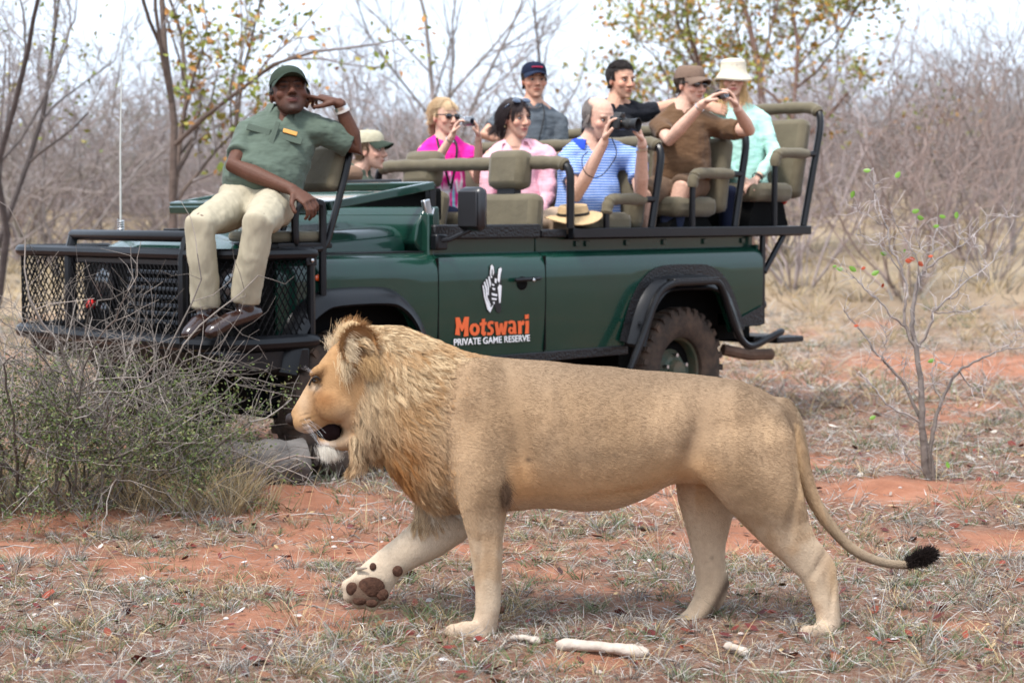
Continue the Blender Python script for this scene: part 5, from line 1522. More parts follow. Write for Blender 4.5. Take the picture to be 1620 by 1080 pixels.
def shades(I, z=.002, y=.0, tilt=0.0, col=None):
    b = MB()
    for e in (-1, 1):
        b.ell(hl(I, (e * .033, .090 + y, z)), np.array([.027, .007, .019]) * I['hs'], R=I['R'])
    o = b.build('sunglasses', M_SUNG, I['root'], 180)
    b = MB()
    b.tube([hl(I, (-.012, .096 + y, z + .006)), hl(I, (.012, .096 + y, z + .006))], .0035, 6)
    for e in (-1, 1): b.tube([hl(I, (e * .058, .085 + y, z + .010)), hl(I, (e * .079, .05 + y, z + .010)), hl(I, (e * .080, -.01 + y * .5, z + .006))], .0038, 6)
    b.build('frame', M_PLASTIC, o)
def hair(I, n, mask, length, col, dirf, r=.0011, k=7, grav=.5, name='hair', jit=.25, vary=.35):
    rng = np.random.default_rng(n)
    c = np.array([0, -.012, .035]); rad = np.array([.079, .099, .085])
    D = rng.normal(size=(n * 6, 3)); D /= np.linalg.norm(D, axis=1)[:, None]
    Q = c + D * rad; Q = Q[mask(Q) > rng.random(len(Q))][:n]
    m = len(Q); pts = [Q]
    L = length(Q) * (.75 + .4 * rng.random(m)); d = dirf(Q) + rng.normal(size=(m, 3)) * jit
    nrm = (Q - c) / rad ** 2; nrm /= np.linalg.norm(nrm, axis=1)[:, None]
    d = d - nrm * ((d * nrm).sum(1) * .9)[:, None]; d /= np.linalg.norm(d, axis=1)[:, None] + 1e-9
    gl = I['R'].T @ np.array([0, 0, -1.])
    p = Q.copy()
    for j in range(1, k):
        d = d + gl * grav / k * 2; d /= np.linalg.norm(d, axis=1)[:, None]
        p = p + d * (L / (k - 1))[:, None]
        u = (p - c) / (rad * 1.04); rr = np.linalg.norm(u, axis=1)
        ins = rr < 1; p[ins] = (c + u / rr[:, None] * rad * 1.04)[ins]
        # keep clear of jaw and neck
        cyl = np.hypot(p[:, 0], p[:, 1] + .01); low = (p[:, 2] < 0) & (cyl < .074)
        p[low, 0] *= (.074 / (cyl + 1e-6))[low]; p[low, 1] = ((p[:, 1] + .01) * (.074 / (cyl + 1e-6)) - .01)[low]
        pts.append(p.copy())
    P = np.stack(pts, 1)
    P = I['H'] + P @ I['R'].T * I['hs']
    cc = np.asarray(col) * (1 - vary / 2 + vary * rng.random((m, 1)))
    t = np.linspace(.8, 1.12, k)
    strands(name, P, r, r * .4, cc[:, None, :] * t[None, :, None], M_HAIR, I['root'])
    return P
def scalp_full(q):     # everything a normal haircut covers
    return np.clip(sstep(.045, .060, q[:, 2] - .35 * np.clip(q[:, 1] - .03, 0, 1)) * (q[:, 1] < .082) + (np.abs(q[:, 0]) > .06) * (q[:, 1] < .022) * sstep(-.012, 0, q[:, 2]) * (q[:, 2] < .06) + (q[:, 1] < -.012) * sstep(-.075, -.05, q[:, 2] - .4 * (q[:, 1] + .012)) , 0, 1)
def band(I, A, t, r, w, m, name):
    """ring round a forearm"""
    e, wv = I[A][1], I[A][2]; d = unit(wv - e); c = e + (wv - e) * t
    u = unit(np.cross(d, [.3, .2, 1])); v = np.cross(d, u)
    rings = []
    for k, (o, rr) in enumerate(((-w, r), (-w, r + .004), (w, r + .004), (w, r))):
        rings.append([c + d * o + (u * math.cos(t_) + v * math.sin(t_)) * rr for t_ in np.arange(18) * 2 * math.pi / 18])
    MB().loft(rings, cap=False).build(name, m, I['root'], 40)
def lace(I, pts, r, m, name, par=None, n=5, flat=.4):
    MB().tube(smooth_path(pts, 5), r, n, flat=flat).build(name, m, par or I['root'])
def on_front(I, a, z, f=.135):
    return I['nk'] + I['sv'] * a + I['up'] * z + I['fr'] * f
def collar(I, col, rad=.075, h=.034, gap=42, flare=.022, z=-.012):
    V_, F_ = [], []
    n = 22
    for side in (0, 1):
        for i in range(4):
            for j in range(n):
                a = math.radians(gap + (360 - 2 * gap) * j / (n - 1)); u = i / 3
                r = rad * (1 - .06 * u) if i < 2 else rad + flare * (u)
                hh = [0, h, h * .75, -.012 - .018 * abs(math.cos(a / 1)) * (math.cos(a) > 0)][i]
                V_.append(I['nk'] + (I['fr'] * math.cos(a) * (r + side * .003) + I['sv'] * math.sin(a) * (r + side * .003) * 1.05) + I['up'] * (z + hh - .010 * math.cos(a)))
    o = 4 * n
    for side in (0, 1):
        for i in range(3):
            for j in range(n - 1):
                a = side * o + i * n + j; F_.append((a, a + 1, a + n + 1, a + n))
    MB().add(V_, F_).build('collar', mat('collar_cloth', col, .9, var=.1, bump=.001), I['root'], 60)
def vpt(px, py, Yw, tw=0.0): return at(px, py, Yw - tw)

SK_W = np.array((.56, .33, .235)); SK_P = np.array((.57, .35, .26))
# ---- ranger on the front seat
Yr = 9.66
RG = person('ranger', 'ranger in green shirt and khaki trousers sitting on the bumper seat, hand at temple', Yr, (458, 149), 6, 20, 4, (452, 186, -.02), ((398, 208, .02), (518, 212, .0)), (412, 304, .10),
            [(369, 262, .24), (464, 301, .36)], [(566, 236, -.04), (537, 164, .02)], (.088, .036, .021), (.078, .104, .080), sleeve=.74, hs=1.11, build=1.14, belly=.22,
            legs=[[(385, 320, .16), (316, 358, .62), (326, 486, .54), (300, 526, .66)], [(436, 322, .16), (408, 354, .66), (388, 478, .56), (336, 524, .68)]], pants=(.35, .31, .225),
            brow=(.008, .005, .004), lips=(.12, .035, .03), vneck=.075, stubble=.75, wide=1.07, eyes=False,
            handR=dict(dir=(.8, -.35, -.55), palm=(-.3, .5, -.9), curl=38, s=1.08), handL=dict(dir=(-.95, .05, .32), palm=(-.2, .2, -1.0), curl=[8, 34, 48, 52], s=1.05, thumb=.3),
            scalp=(scalp_full, (.006, .005, .004)))
cap(RG, (.030, .042, .030), (.030, .046, .034), brim_len=.07, droop=.012, z0=.040)
collar(RG, (.078, .104, .080), .082, .036, 34, .024)
band(RG, 'aL', .90, .034, .010, M_SILVER, 'bracelet'); band(RG, 'aL', .84, .036, .006, mat('pale_bracelet', (.6, .55, .5), .5), 'bracelet')
tg = MB().box(on_front(RG, .075, -.135, .146), (.075, .012, .022), R=np.column_stack([RG['sv'], RG['fr'], RG['up']])).build('name_tag', M_GOLDTAG, RG['root'], bevel=.002)
for a in (-.085, .085):
    MB().box(on_front(RG, a, -.165, .140), (.125, .010, .038), R=np.column_stack([RG['sv'], RG['fr'], RG['up']])).build('pocket_flap', mat('pocket_cloth', (.068, .092, .070), .9, bump=.001), RG['root'], bevel=.004)
MB().box(on_front(RG, .0, -.25, .155), (.026, .008, .30), R=np.column_stack([RG['sv'], RG['fr'], RG['up']])).build('placket', mat('placket_cloth', (.068, .092, .070), .9, bump=.001), RG['root'], bevel=.003)
# ---- driver
Yd = v_wor(von(590, 238, -.5))[1]
DR = person('driver', 'driver in pale cap with dark green peak, only the head showing above the dashboard', Yd, (584, 238), 72, 0, 0, (566, 272), ((545, 292, .05), (582, 296, -.22)), (560, 372),
            [(540, 340, .1), (600, 330, .2)], [(600, 350, -.2), (640, 330, .0)], SK_P, (.06, .075, .055), sleeve=.6, hs=.98, vneck=.05, legs=[[(555, 375), (490, 385, .28), (490, 450, .28)], [(575, 375, -.2), (510, 385, .08), (510, 450, .08)]], brow=(.14, .08, .04), scalp=(scalp_full, (.10, .06, .035)), shoe=False)
cap(DR, (.38, .35, .25), (.030, .042, .030), brim_len=.068, droop=.018, z0=.045)
hair(DR, 900, lambda q: scalp_full(q) * (q[:, 2] < .05), lambda q: .022 + 0 * q[:, 0], (.13, .08, .045), lambda q: np.tile([0, -.3, -1.], (len(q), 1)))
# ---- first row: girl, woman in pink, man in blue polo shirt
Yg = v_wor(von(705, 195, -.58))[1]
def girl_shirt(q, c):
    out = np.tile(c, (len(q), 1)); fr_ = (q[:, 1] > .02) & (np.abs(q[:, 0]) < .11)
    n1, n2 = vnoise(q[:, [0, 2]] * np.array([1.0, .35]), 32, 3), vnoise(q[:, [0, 2]], 40, 8)
    lo = fr_ & (q[:, 2] < .19)
    out = np.where((lo & (n1 > .55))[:, None], (.78, .80, .82), out)
    out = np.where((lo & (n1 < .36))[:, None], (.22, .66, .80), out)
    out = np.where((fr_ & (q[:, 2] >= .19) & (q[:, 2] < .27) & (n2 > .6))[:, None], (.85, .42, .70), out)
    return out
GI = person('girl', 'blonde girl in hot pink T-shirt and sunglasses aiming a small camera', Yg, (703, 185), 38, -2, 0, (702, 224), ((671, 240, .02), (738, 238, -.06)), (704, 330),
            [(680, 272, .16), (716, 214, .27)], [(756, 284, .10), (757, 218, .24)], SK_P * 1.05, (.78, .022, .30), sleeve=.42, hs=.97, build=.80, arm_s=1.05, vneck=.035, brow=(.35, .22, .11),
            handR=dict(dir=(.35, -.1, .9), palm=(.95, -.1, -.3), curl=34, s=.92), handL=dict(dir=(-.12, -.15, .95), palm=(-.95, -.1, -.1), curl=34, s=.92), shirt_fn=girl_shirt, eyes=False, scalp=(scalp_full, (.45, .31, .17)), legs=[[(690, 335), (622, 345, .28), (622, 430, .28)], [(720, 335), (652, 345, .28), (652, 430, .28)]], shoe=False, pants=(.03, .04, .08))
shades(GI)
hair(GI, 3200, scalp_full, lambda q: np.where(q[:, 1] > .05, .035, .065), (.55, .40, .24), lambda q: np.column_stack([np.sign(q[:, 0]) * .25, np.where(q[:, 1] > .045, .8, -1.0), np.where(q[:, 1] > .045, -.3, -.25)]), jit=.08, grav=.1)
pt = hl(GI, (0, -.105, -.005)); 
rng = np.random.default_rng(3); n = 700
P0 = pt + rng.normal(size=(n, 3)) * .008; tt = np.linspace(0, 1, 6); dd = GI['R'] @ np.array([0, -.55, -.6])
P = P0[:, None] + (unit(dd) * .04 + rng.normal(size=(n, 3)) * .008)[:, None] * tt[None, :, None] + np.array([0, 0, -.07]) * (tt ** 2)[None, :, None]
strands('ponytail', P, .0011, .0005, np.tile(np.array([.55, .40, .24]) * (.7 + .5 * rng.random((n, 1, 1))), (1, 6, 1)), M_HAIR, GI['root'])
lace(GI, [on_front(GI, -.055, .0, .03), on_front(GI, -.06, -.06, .10), on_front(GI, -.04, -.16, .135), on_front(GI, .0, -.32, .135)], .009, M_STRAP, 'camera_strap')
lace(GI, [on_front(GI, .055, .0, .03), on_front(GI, .065, -.06, .09), on_front(GI, .045, -.18, .125), on_front(GI, .01, -.34, .13)], .009, M_STRAP, 'camera_strap')
band(GI, 'aR', .88, .026, .003, M_SILVER, 'bracelet')
Yp = v_wor(von(812, 185, .0))[1]
PK = person('pink', 'dark haired woman in light pink blouse with sunglasses pushed up on her hair', Yp, (815, 187), 42, -3, 3, (812, 232), ((776, 250, .05), (866, 244, -.02)), (822, 345),
            [(770, 312, .1), (800, 352, .25)], [(868, 312, .05), (840, 352, .25)], SK_W, (.74, .40, .46), sleeve=1.6, hs=1.0, build=.88, vneck=.085, brow=(.05, .025, .018), scalp=(scalp_full, (.015, .009, .009)), lips=(.42, .11, .10),
            legs=[[(806, 352), (738, 360, .28), (738, 440, .28)], [(840, 352), (772, 360, .28), (772, 440, .28)]], shoe=False, pants=(.25, .2, .15))
hair(PK, 5200, lambda q: np.clip(scalp_full(q) + (q[:, 2] > .03) * (q[:, 1] < .06), 0, 1), lambda q: np.where(q[:, 1] > .04, .055, .125) - .03 * np.clip(q[:, 2] * 8, 0, 1) * (q[:, 1] < .04), (.022, .012, .012),
     lambda q: np.column_stack([np.sign(q[:, 0]) * (.5 + .3 * (q[:, 1] > .04)), np.where(q[:, 1] > .04, .45, -.5), -.8 * np.ones(len(q))]), jit=.16, grav=.55)
b = MB()
for e in (-1, 1): b.ell(hl(PK, (e * .040, .058, .105)), np.array([.032, .010, .022]) * PK['hs'], R=PK['R'] @ np.array(Matrix.Rotation(.95, 3, 'X')))
b.tube([hl(PK, (-.075, .03, .085)), hl(PK, (-.088, -.01, .055))], .005, 6); b.tube([hl(PK, (.075, .03, .085)), hl(PK, (.088, -.01, .055))], .005, 6)
b.build('sunglasses', mat('blue_grey_lens', (.03, .05, .09), .12, 0, .7, coat=.5), PK['root'], 180)
collar(PK, (.74, .41, .47), .078, .022, 50, .035)
for e in (-1, 1): MB().ell(hl(PK, (e * .081, -.002, -.048)), (.006, .006, .006)).build('earring', mat('pearl', (.7, .55, .3), .25, .5), PK['root'])
Yb = v_wor(von(950, 185, .62))[1]
def polo(q, c):
    z = q[:, 2] + .10 * np.abs(q[:, 0]) ** 1.5 + .006 * np.sin(q[:, 0] * 30) + .01 * (fbm(q, 12, 4) - .5)
    st = (np.sin(z * 2 * math.pi / .024) > .45)
    return np.where(st[:, None], (.55, .62, .75), np.tile(c, (len(q), 1)))
bald_scalp = lambda q: np.clip((q[:, 1] < .015) * sstep(-.06, -.04, q[:, 2] - .4 * q[:, 1] * (q[:, 1] < 0)) * (1 - sstep(.055, .085, q[:, 2] + .3 * q[:, 1])), 0, 1)
BL = person('bald', 'balding man in blue striped polo shirt photographing with a large black camera', Yb, (947, 187), 42, -12, 0, (932, 232, -.02), ((897, 252, .05), (1006, 254, -.08)), (928, 345),
            [(912, 310, .24), (956, 224, .36)], [(1014, 306, .12), (1016, 226, .30)], SK_P, (.085, .17, .50), sleeve=.60, hs=1.04, build=1.10, belly=.25, vneck=.07, brow=(.20, .14, .10), scalp=(bald_scalp, (.16, .13, .11)),
            handR=dict(dir=(.22, -.12, .95), palm=(.95, -.15, -.2), curl=[26, 36, 40, 42], s=1.05), handL=dict(dir=(-.30, -.12, .95), palm=(-.9, -.1, .35), curl=30, s=1.05), cloth=M_POLO,
            legs=[[(905, 350), (838, 358, .26), (838, 430, .26)], [(955, 352), (890, 356, .27), (890, 430, .27)]], shoe=False, pants=(.42, .31, .22))
hair(BL, 1700, bald_scalp, lambda q: .03 + 0 * q[:, 0], (.25, .22, .20), lambda q: np.tile([0, -.5, -1.], (len(q), 1)), jit=.15)
collar(BL, (.012, .05, .42), .082, .036, 30, .032)
band(BL, 'aL', .90, .031, .010, M_SILVER, 'watch')
for A in ('aR', 'aL'):
    e = BL[A]; c_ = e[0] + (e[1] - e[0]) * .60
lace(BL, [vpt(968, 218, Yb, .36) - BL['base'], vpt(975, 245, Yb, .36) - BL['base'], vpt(955, 275, Yb, .36) - BL['base'], vpt(938, 281, Yb, .36) - BL['base'], vpt(924, 270, Yb, .37) - BL['base'], vpt(921, 250, Yb, .36) - BL['base'], vpt(930, 240, Yb, .34) - BL['base']], .008, M_STRAP, 'wrist_strap')
# ---- second row: youth in cap, youth in black, man in brown
Yc = v_wor(von(848, 120, -.58))[1]
CB = person('capboy', 'young man in dark blue cap and grey T-shirt, sitting tallest behind the woman in pink', Yc, (845, 127), 14, 0, 0, (843, 168), ((795, 188, .02), (886, 194, -.02)), (842, 300),
            [(764, 214, .10), (826, 226, .16)], [(886, 250, .05), (862, 285, .2)], SK_W * np.array([1, .94, .9]), (.085, .10, .115), sleeve=.6, hs=1.0, build=.95, vneck=.03, brow=(.03, .018, .012), stubble=.12, scalp=(scalp_full, (.03, .018, .012)),
            legs=[[(825, 308), (758, 318, .28), (758, 400, .28)], [(860, 308), (792, 318, .28), (792, 400, .28)]], shoe=False, pants=(.06, .06, .07))
cp = cap(CB, (.008, .012, .030), (.010, .018, .042), brim_len=.06, droop=.010, z0=.040)
_p = [hl(CB, (.0875 * math.sin(a), -.012 + .1035 * math.cos(a), .074 + .006 * math.cos(a * 2.2) + .0035 * math.sin(k * 2.4))) for k, a in enumerate(np.linspace(-.42, .42, 26))]
MB().tube(_p, .0042, 5).build('embroidery', mat('red_thread', (.38, .02, .06), .8), cp)
hair(CB, 700, lambda q: scalp_full(q) * (q[:, 2] < .05), lambda q: .016 + 0 * q[:, 0], (.03, .018, .012), lambda q: np.tile([0, -.2, -1.], (len(q), 1)))
lace(CB, [on_front(CB, .06, .0, .03), on_front(CB, .07, -.07, .09), on_front(CB, .055, -.16, .12), on_front(CB, .02, -.30, .125)], .004, M_STRAP, 'neck_cord', flat=1)
lace(CB, [on_front(CB, -.06, -.01, .04), on_front(CB, -.03, -.035, .085), on_front(CB, .03, -.035, .085), on_front(CB, .06, -.01, .04)], .003, M_SILVER, 'necklace', flat=1)
Yk = v_wor(von(982, 125, .1))[1]
BK = person('black', 'dark haired young man in black T-shirt, one arm stretched along the seat back', Yk, (982, 127), 40, -4, 0, (972, 170), ((938, 190, .0), (1022, 180, -.06)), (968, 300),
            [(925, 250, .05), (940, 285, .2)], [(1072, 163, -.12), (1120, 170, -.16)], SK_W * np.array([1, .95, .9]), (.008, .009, .013), sleeve=.36, hs=1.0, build=.95, vneck=.03, brow=(.015, .010, .008), scalp=(scalp_full, (.014, .010, .009)), stubble=.15,
            legs=[[(955, 308), (888, 318, .28), (888, 400, .28)], [(985, 308), (918, 318, .28), (918, 400, .28)]], shoe=False, pants=(.05, .06, .08), handL=dict(curl=20))
hair(BK, 4200, scalp_full, lambda q: np.where(q[:, 2] > .07, .022, .012), (.018, .012, .010), lambda q: np.column_stack([q[:, 0] * 3, .25 + 0 * q[:, 0], np.where(q[:, 2] > .07, .9, -.8)]), jit=.25, grav=.05, r=.0013)
Ym = v_wor(von(1093, 130, .68))[1]
BR = person('brown', 'man in brown T-shirt and brown cap aiming a small camera', Ym, (1092, 134), 46, -4, 0, (1078, 178), ((1044, 200, .04), (1142, 204, -.04)), (1078, 280),
            [(1058, 222, .24), (1112, 164, .40)], [(1186, 206, .16), (1166, 172, .36)], SK_P, (.105, .058, .030), sleeve=.66, hs=1.02, build=1.06, belly=.12, vneck=.03, brow=(.06, .035, .025), stubble=.2, scalp=(scalp_full, (.05, .032, .022)),
            handR=dict(dir=(.80, -.1, .5), palm=(.5, -.15, -.85), curl=[16, 34, 40, 42], s=1.05), handL=dict(dir=(-.40, -.12, .9), palm=(-.9, -.1, -.4), curl=32, s=1.05), eyes=False,
            legs=[[(1062, 292), (1020, 312, .24), (1025, 375, .2)], [(1100, 288), (1078, 300, .20), (1060, 356, .16), (1050, 380, .2)]], shorts=True, shoe=False, pants=(.115, .075, .05))
cap(BR, (.17, .115, .085), (.155, .105, .078), brim_len=.062, droop=.016, z0=.036, tall=.075, flat=True)
shades(BR)
hair(BR, 900, lambda q: scalp_full(q) * (q[:, 2] < .045), lambda q: .014 + 0 * q[:, 0], (.06, .04, .028), lambda q: np.tile([0, -.3, -1.], (len(q), 1)))
band(BR, 'aR', .90, .030, .004, M_SILVER, 'bracelet')
b = MB(); q = BR['LG'][1]; b.tube([q[1] * .45 + q[2] * .55, q[2] * .8 + q[1] * .2, q[2] - np.array([0, 0, .05])], np.array([.078, .085, .08]), 12, round_ends=True)
me, V = organic(b, .01, 3); V = wrinkle(V, normals(me), .03, 14, 5); finish(me, V, None, 'leg_wrap', M_DENIM, BR['root'])
# ---- third row: woman in a sun hat
Yh = v_wor(von(1160, 115, .48))[1]
HW = person('hat', 'smiling blonde woman in cream sun hat and mint cardigan on the rear seat', Yh, (1160, 126), 2, -2, 0, (1166, 172), ((1128, 190, .0), (1206, 188, -.02)), (1180, 296),
            [(1120, 250, .05), (1182, 288, .25)], [(1226, 246, .10), (1196, 284, .28)], SK_P, (.40, .66, .58), sleeve=1.82, hs=.98, build=.86, vneck=.06, brow=(.3, .18, .09), lips=(.50, .14, .12), scalp=(scalp_full, (.42, .27, .13)),
            handR=dict(dir=(.4, -.5, -.6), palm=(0, .3, -1), curl=25, s=.95), handL=dict(dir=(-.7, -.4, -.3), palm=(0, .3, -1), curl=25, s=.95),
            legs=[[(1165, 302), (1105, 312, .25), (1105, 380, .25)], [(1205, 300), (1150, 308, .26), (1150, 380, .26)]], shoe=False, pants=(.010, .013, .030))
hair(HW, 4600, lambda q: np.clip(scalp_full(q) + (np.abs(q[:, 0]) > .045) * (q[:, 2] > .0) * (q[:, 1] < .05), 0, 1) * (q[:, 2] < .05), lambda q: .17 + 0 * q[:, 2], (.60, .40, .19), lambda q: np.column_stack([np.sign(q[:, 0]) * .25, np.full(len(q), .15), np.full(len(q), -1.0)]), jit=.14, grav=1.2, k=9)
b = MB(); n = 28; rings = []
for r_, z in ((.132, -.008), (.129, -.013), (.112, .010), (.093, .040), (.090, .065), (.083, .105), (.070, .120), (.03, .126), (.004, .127)):
    rings.append([hl(HW, (r_ * math.cos(t) * (.95), -.008 + r_ * 1.08 * math.sin(t), z + .012 + .012 * math.sin(t * 2 + .5) * max(0, (r_ - .1) / .05))) for t in np.arange(n) * 2 * math.pi / n])
rings = [[hl(HW, (r_ * math.cos(t) * .95, -.008 + r_ * 1.08 * math.sin(t), z + .012)) for t in np.arange(n) * 2 * math.pi / n] for r_, z in ((.088, .10), (.088, .038))] + [[p - np.array([0, 0, .004]) for p in rr] for rr in rings[2:3]] + [[p - np.array([0, 0, .006]) for p in rings[1]]] + rings
hat = b.loft(rings).build('sun_hat', mat('cream_canvas', (.58, .53, .42), .9, 0, .15, bump=.002, bscale=60), HW['root'], 55)
for a in (.8, 1.2): MB().ell(hl(HW, (.083 * math.cos(a + .6), .088 * math.sin(a + .6), .095)), (.004, .004, .004)).build('eyelet', M_SILVER, hat)
vest = [on_front(HW, -.05, -.02, .085), on_front(HW, -.05, -.10, .125), on_front(HW, -.045, -.22, .13)]
lace(HW, [on_front(HW, .0, -.03, .09), on_front(HW, -.005, -.12, .118), on_front(HW, -.005, -.34, .118)], .035, mat('dark_undershirt', (.03, .035, .04), .9), 'undershirt', n=8, flat=.25)
band(HW, 'aL', .93, .034, .006, M_STRAP, 'bracelet')

# ---- hand-held cameras and the hat on the man's lap
def cam_frame(p, yaw, pitch=0): return hframe(np.asarray(p, float), yaw, pitch)
def compact(p, yaw, label, body_m, lens_dx):
    R = cam_frame(p, yaw); c = empty('compact_camera', p)
    tag(c, label, 'camera')
    MB().box((0, 0, 0), (.098, .028, .060), R=R).build('camera_body', body_m, c, bevel=.008)
    b = MB(); o = R @ np.array([lens_dx, 0, -.002]); f = R @ np.array([0, 1, 0])
    b.tube([o + f * .012, o + f * .030], .026, 18); b.tube([o + f * .030, o + f * .048], .021, 18); b.build('lens', M_CAMSIL, c)
    MB().tube([o + f * .0485, o + f * .0495], .016, 16).build('lens_glass', M_LENSG, c)
    MB().box(R @ np.array([-.03, .0, .034]), (.016, .014, .007), R=R).build('shutter_button', M_SILVER, c)
compact(vpt(741, 192, Yg, .27), 46, 'small silver camera held up by the girl in pink', M_CAMSIL, .016)
compact(vpt(1144, 150, Ym, .40), 46, 'small dark camera held by the man in the brown cap', M_CAMBODY, .018)
p = vpt(978, 195, Yb, .36); R = cam_frame(p, 62, -4); c = empty('reflex_camera', p)
tag(c, 'large black camera with long lens held to the eye of the balding man', 'camera')
b = MB(); b.box((0, 0, 0), (.132, .055, .080), R=R); b.box(R @ np.array([.055, .018, -.004]), (.03, .05, .076), R=R); b.build('camera_body', M_CAMBODY, c, bevel=.010)
MB().prism([R @ np.array(q) for q in ((-.036, .03, .034), (.036, .03, .034), (.022, .034, .066), (-.022, .034, .066))], R @ np.array([0, -.055, 0])).build('viewfinder_hump', M_CAMBODY, c, bevel=.006)
f = R @ np.array([0, 1, 0]); o = R @ np.array([-.006, 0, -.004])
b = MB(); b.tube([o + f * .02, o + f * .05], .032, 20); b.tube([o + f * .05, o + f * .10], .035, 20); b.build('lens_barrel', M_CAMBODY, c)
b = MB(); b.tube([o + f * .06, o + f * .085], .0362, 20); b.build('zoom_ring', mat('ribbed_rubber', (.02, .02, .02), .8), c)
rings = [[o + f * u + (R @ np.array([math.cos(t), 0, math.sin(t)])) * r for t in np.arange(20) * 2 * math.pi / 20] for u, r in ((.098, .036), (.135, .044), (.135, .041), (.102, .033))]
MB().loft(rings, cap=False).build('lens_hood', M_CAMBODY, c)
MB().tube([o + f * .1, o + f * .103], .031, 18).build('lens_glass', M_LENSG, c)
p = vpt(907, 340, Yb, .40)
b = MB(); n = 30; rings = []
for r_, z in ((.165, -.022), (.167, -.018), (.13, -.008), (.092, .0), (.088, .030), (.080, .058), (.05, .054), (.006, .050)):
    rings.append([(r_ * math.cos(t) * 1.08, r_ * math.sin(t), z + .018 * math.cos(2 * t) * (r_ > .1)) for t in np.arange(n) * 2 * math.pi / n])
bh = b.loft([[(x, y, z - .005) for x, y, z in rr] for rr in rings[3:0:-1]] + rings).build('bush_hat', mat('tan_felt', (.46, .32, .17), .9, var=.12, vscale=25, bump=.002), None, 55)
bh.location = p; bh.rotation_euler = (.12, -.10, .4); tag(bh, 'tan wide brimmed bush hat resting on the lap of the balding man', 'hat')
MB().loft([[(r_ * math.cos(t) * 1.08, r_ * math.sin(t), z) for t in np.arange(n) * 2 * math.pi / n] for r_, z in ((.0925, .002), (.094, .004), (.0915, .018), (.089, .018))], cap=False).build('hat_band', mat('dark_band', (.02, .018, .015), .8), bh, 50)
# ---------------------------------------------------------------- trees, shrubs, thorn bush, sapling
M_BARK = mat('grey_bark', (.16, .13, .115), .95, 0, .15, vcol=True, var=.3, vscale=12, bump=.01, bscale=25)
M_TWIG = mat('bare_twigs', (.24, .20, .185), .95, 0, .1, vcol=True)
class Plant:
    def __init__(s, seed, cl=.36): s.cl = cl; s.r = np.random.default_rng(seed); s.seg = []          # (pts, radii, level)
    def grow(s, p, d, L, r, lev, maxlev, fork, wob, up, taper=.55, spread=.7, n=5):
        rg = s.r; p = np.array(p, float); d = unit(d); pts = [p.copy()]; dirs = []
        for i in range(n):
            d = unit(d + rg.normal(size=3) * wob + np.array([0, 0, up]))
            p = p + d * L / n; pts.append(p.copy()); dirs.append(d.copy())
        rad = np.linspace(r, r * taper, n + 1)
        s.seg.append((np.array(pts), rad, lev))
        if lev >= maxlev: return
        k = fork[min(lev, len(fork) - 1)]
        for i in range(k):
            t = .35 + .65 * (i + rg.random()) / k if i < k - 1 else 1.0
            j = min(n - 1, int(t * n)); q = pts[j] + (pts[j + 1] - pts[j]) * (t * n - j) if j < n else pts[-1]
            sd = unit(np.cross(dirs[j], rg.normal(size=3)))
            a = spread * (.55 + .7 * rg.random()) * (1 if i < k - 1 else .45)
            nd = dirs[j] * math.cos(a) + sd * math.sin(a)
            rr = np.interp(t, [0, 1], [r, r * taper]) * (.5 + .25 * rg.random()) if i < k - 1 else r * taper
            s.grow(q, nd, L * (s.cl + .25 * rg.random()), rr, lev + 1, maxlev, fork, wob * 1.15, up * .8, taper, spread, max(3, n - 1))
    def mesh(s, lo, hi, col, rmin=0.0, jit=.25):
        V, F, C, o = [], [], [], 0
        for pts, rad, lev in s.seg:
            if not lo <= lev <= hi: continue
            m = 7 if lev == 0 else 5 if lev == 1 else 4 if lev == 2 else 3
            rr = tube_rings(pts, np.maximum(rad, rmin), m)
            v = np.vstack(rr); V.append(v)
            k = len(rr); i, j = np.meshgrid(np.arange(k - 1), np.arange(m), indexing='ij'); j2 = (j + 1) % m
            F.append(np.stack([i * m + j, i * m + j2, (i + 1) * m + j2, (i + 1) * m + j], -1).reshape(-1, 4) + o); o += len(v)
            C.append(np.tile(np.asarray(col) * (1 - jit / 2 + jit * s.r.random()), (len(v), 1)))
        return (np.vstack(V), np.vstack(F), np.vstack(C)) if V else None
    def leaves(s, lo, per, size, cols, prob=1.0, spread=.05):
        P = []
        for pts, rad, lev in s.seg:
            if lev < lo or s.r.random() > prob: continue
            for _ in range(per): P.append(pts[s.r.integers(1, len(pts))] + s.r.normal(size=3) * spread)
        return leaf_mesh(np.array(P), size, cols, s.r)
def leaf_mesh(P, size, cols, rg, folded=.35):
    n = len(P)
    u = rg.normal(size=(n, 3)); u /= np.linalg.norm(u, axis=1)[:, None]; v = np.cross(u, rg.normal(size=(n, 3))); v /= np.linalg.norm(v, axis=1)[:, None]; w = np.cross(u, v)
    s_ = (size * (.6 + .7 * rg.random(n)))[:, None]
    V = np.stack([P - u * s_, P + v * s_ * .55 + w * s_ * folded, P + u * s_, P - v * s_ * .55 + w * s_ * folded], 1)
    b = (np.arange(n) * 4)[:, None]
    F = np.stack([b + np.array([[0, 1, 2]]), b + np.array([[0, 2, 3]])], 1).reshape(-1, 3)
    c = np.asarray(cols)[rg.integers(0, len(cols), n)] * (.7 + .6 * rg.random((n, 1)))
    return V.reshape(-1, 3), F, np.repeat(c[:, None], 4, 1).reshape(-1, 3)
def link(name, me, parent=None, loc=None):
    o = bpy.data.objects.new(name, me); COL.objects.link(o)
    if parent is not None: o.parent = parent
    if loc is not None: o.location = loc
    return o
def part(name, vfc, material, parent, smooth=True):
    return link(name, big_mesh(name, vfc[0], vfc[1], vfc[2], material, smooth), parent)
BARKG, BARKB, TWIGM = (.13, .115, .105), (.12, .090, .075), (.26, .23, .22)
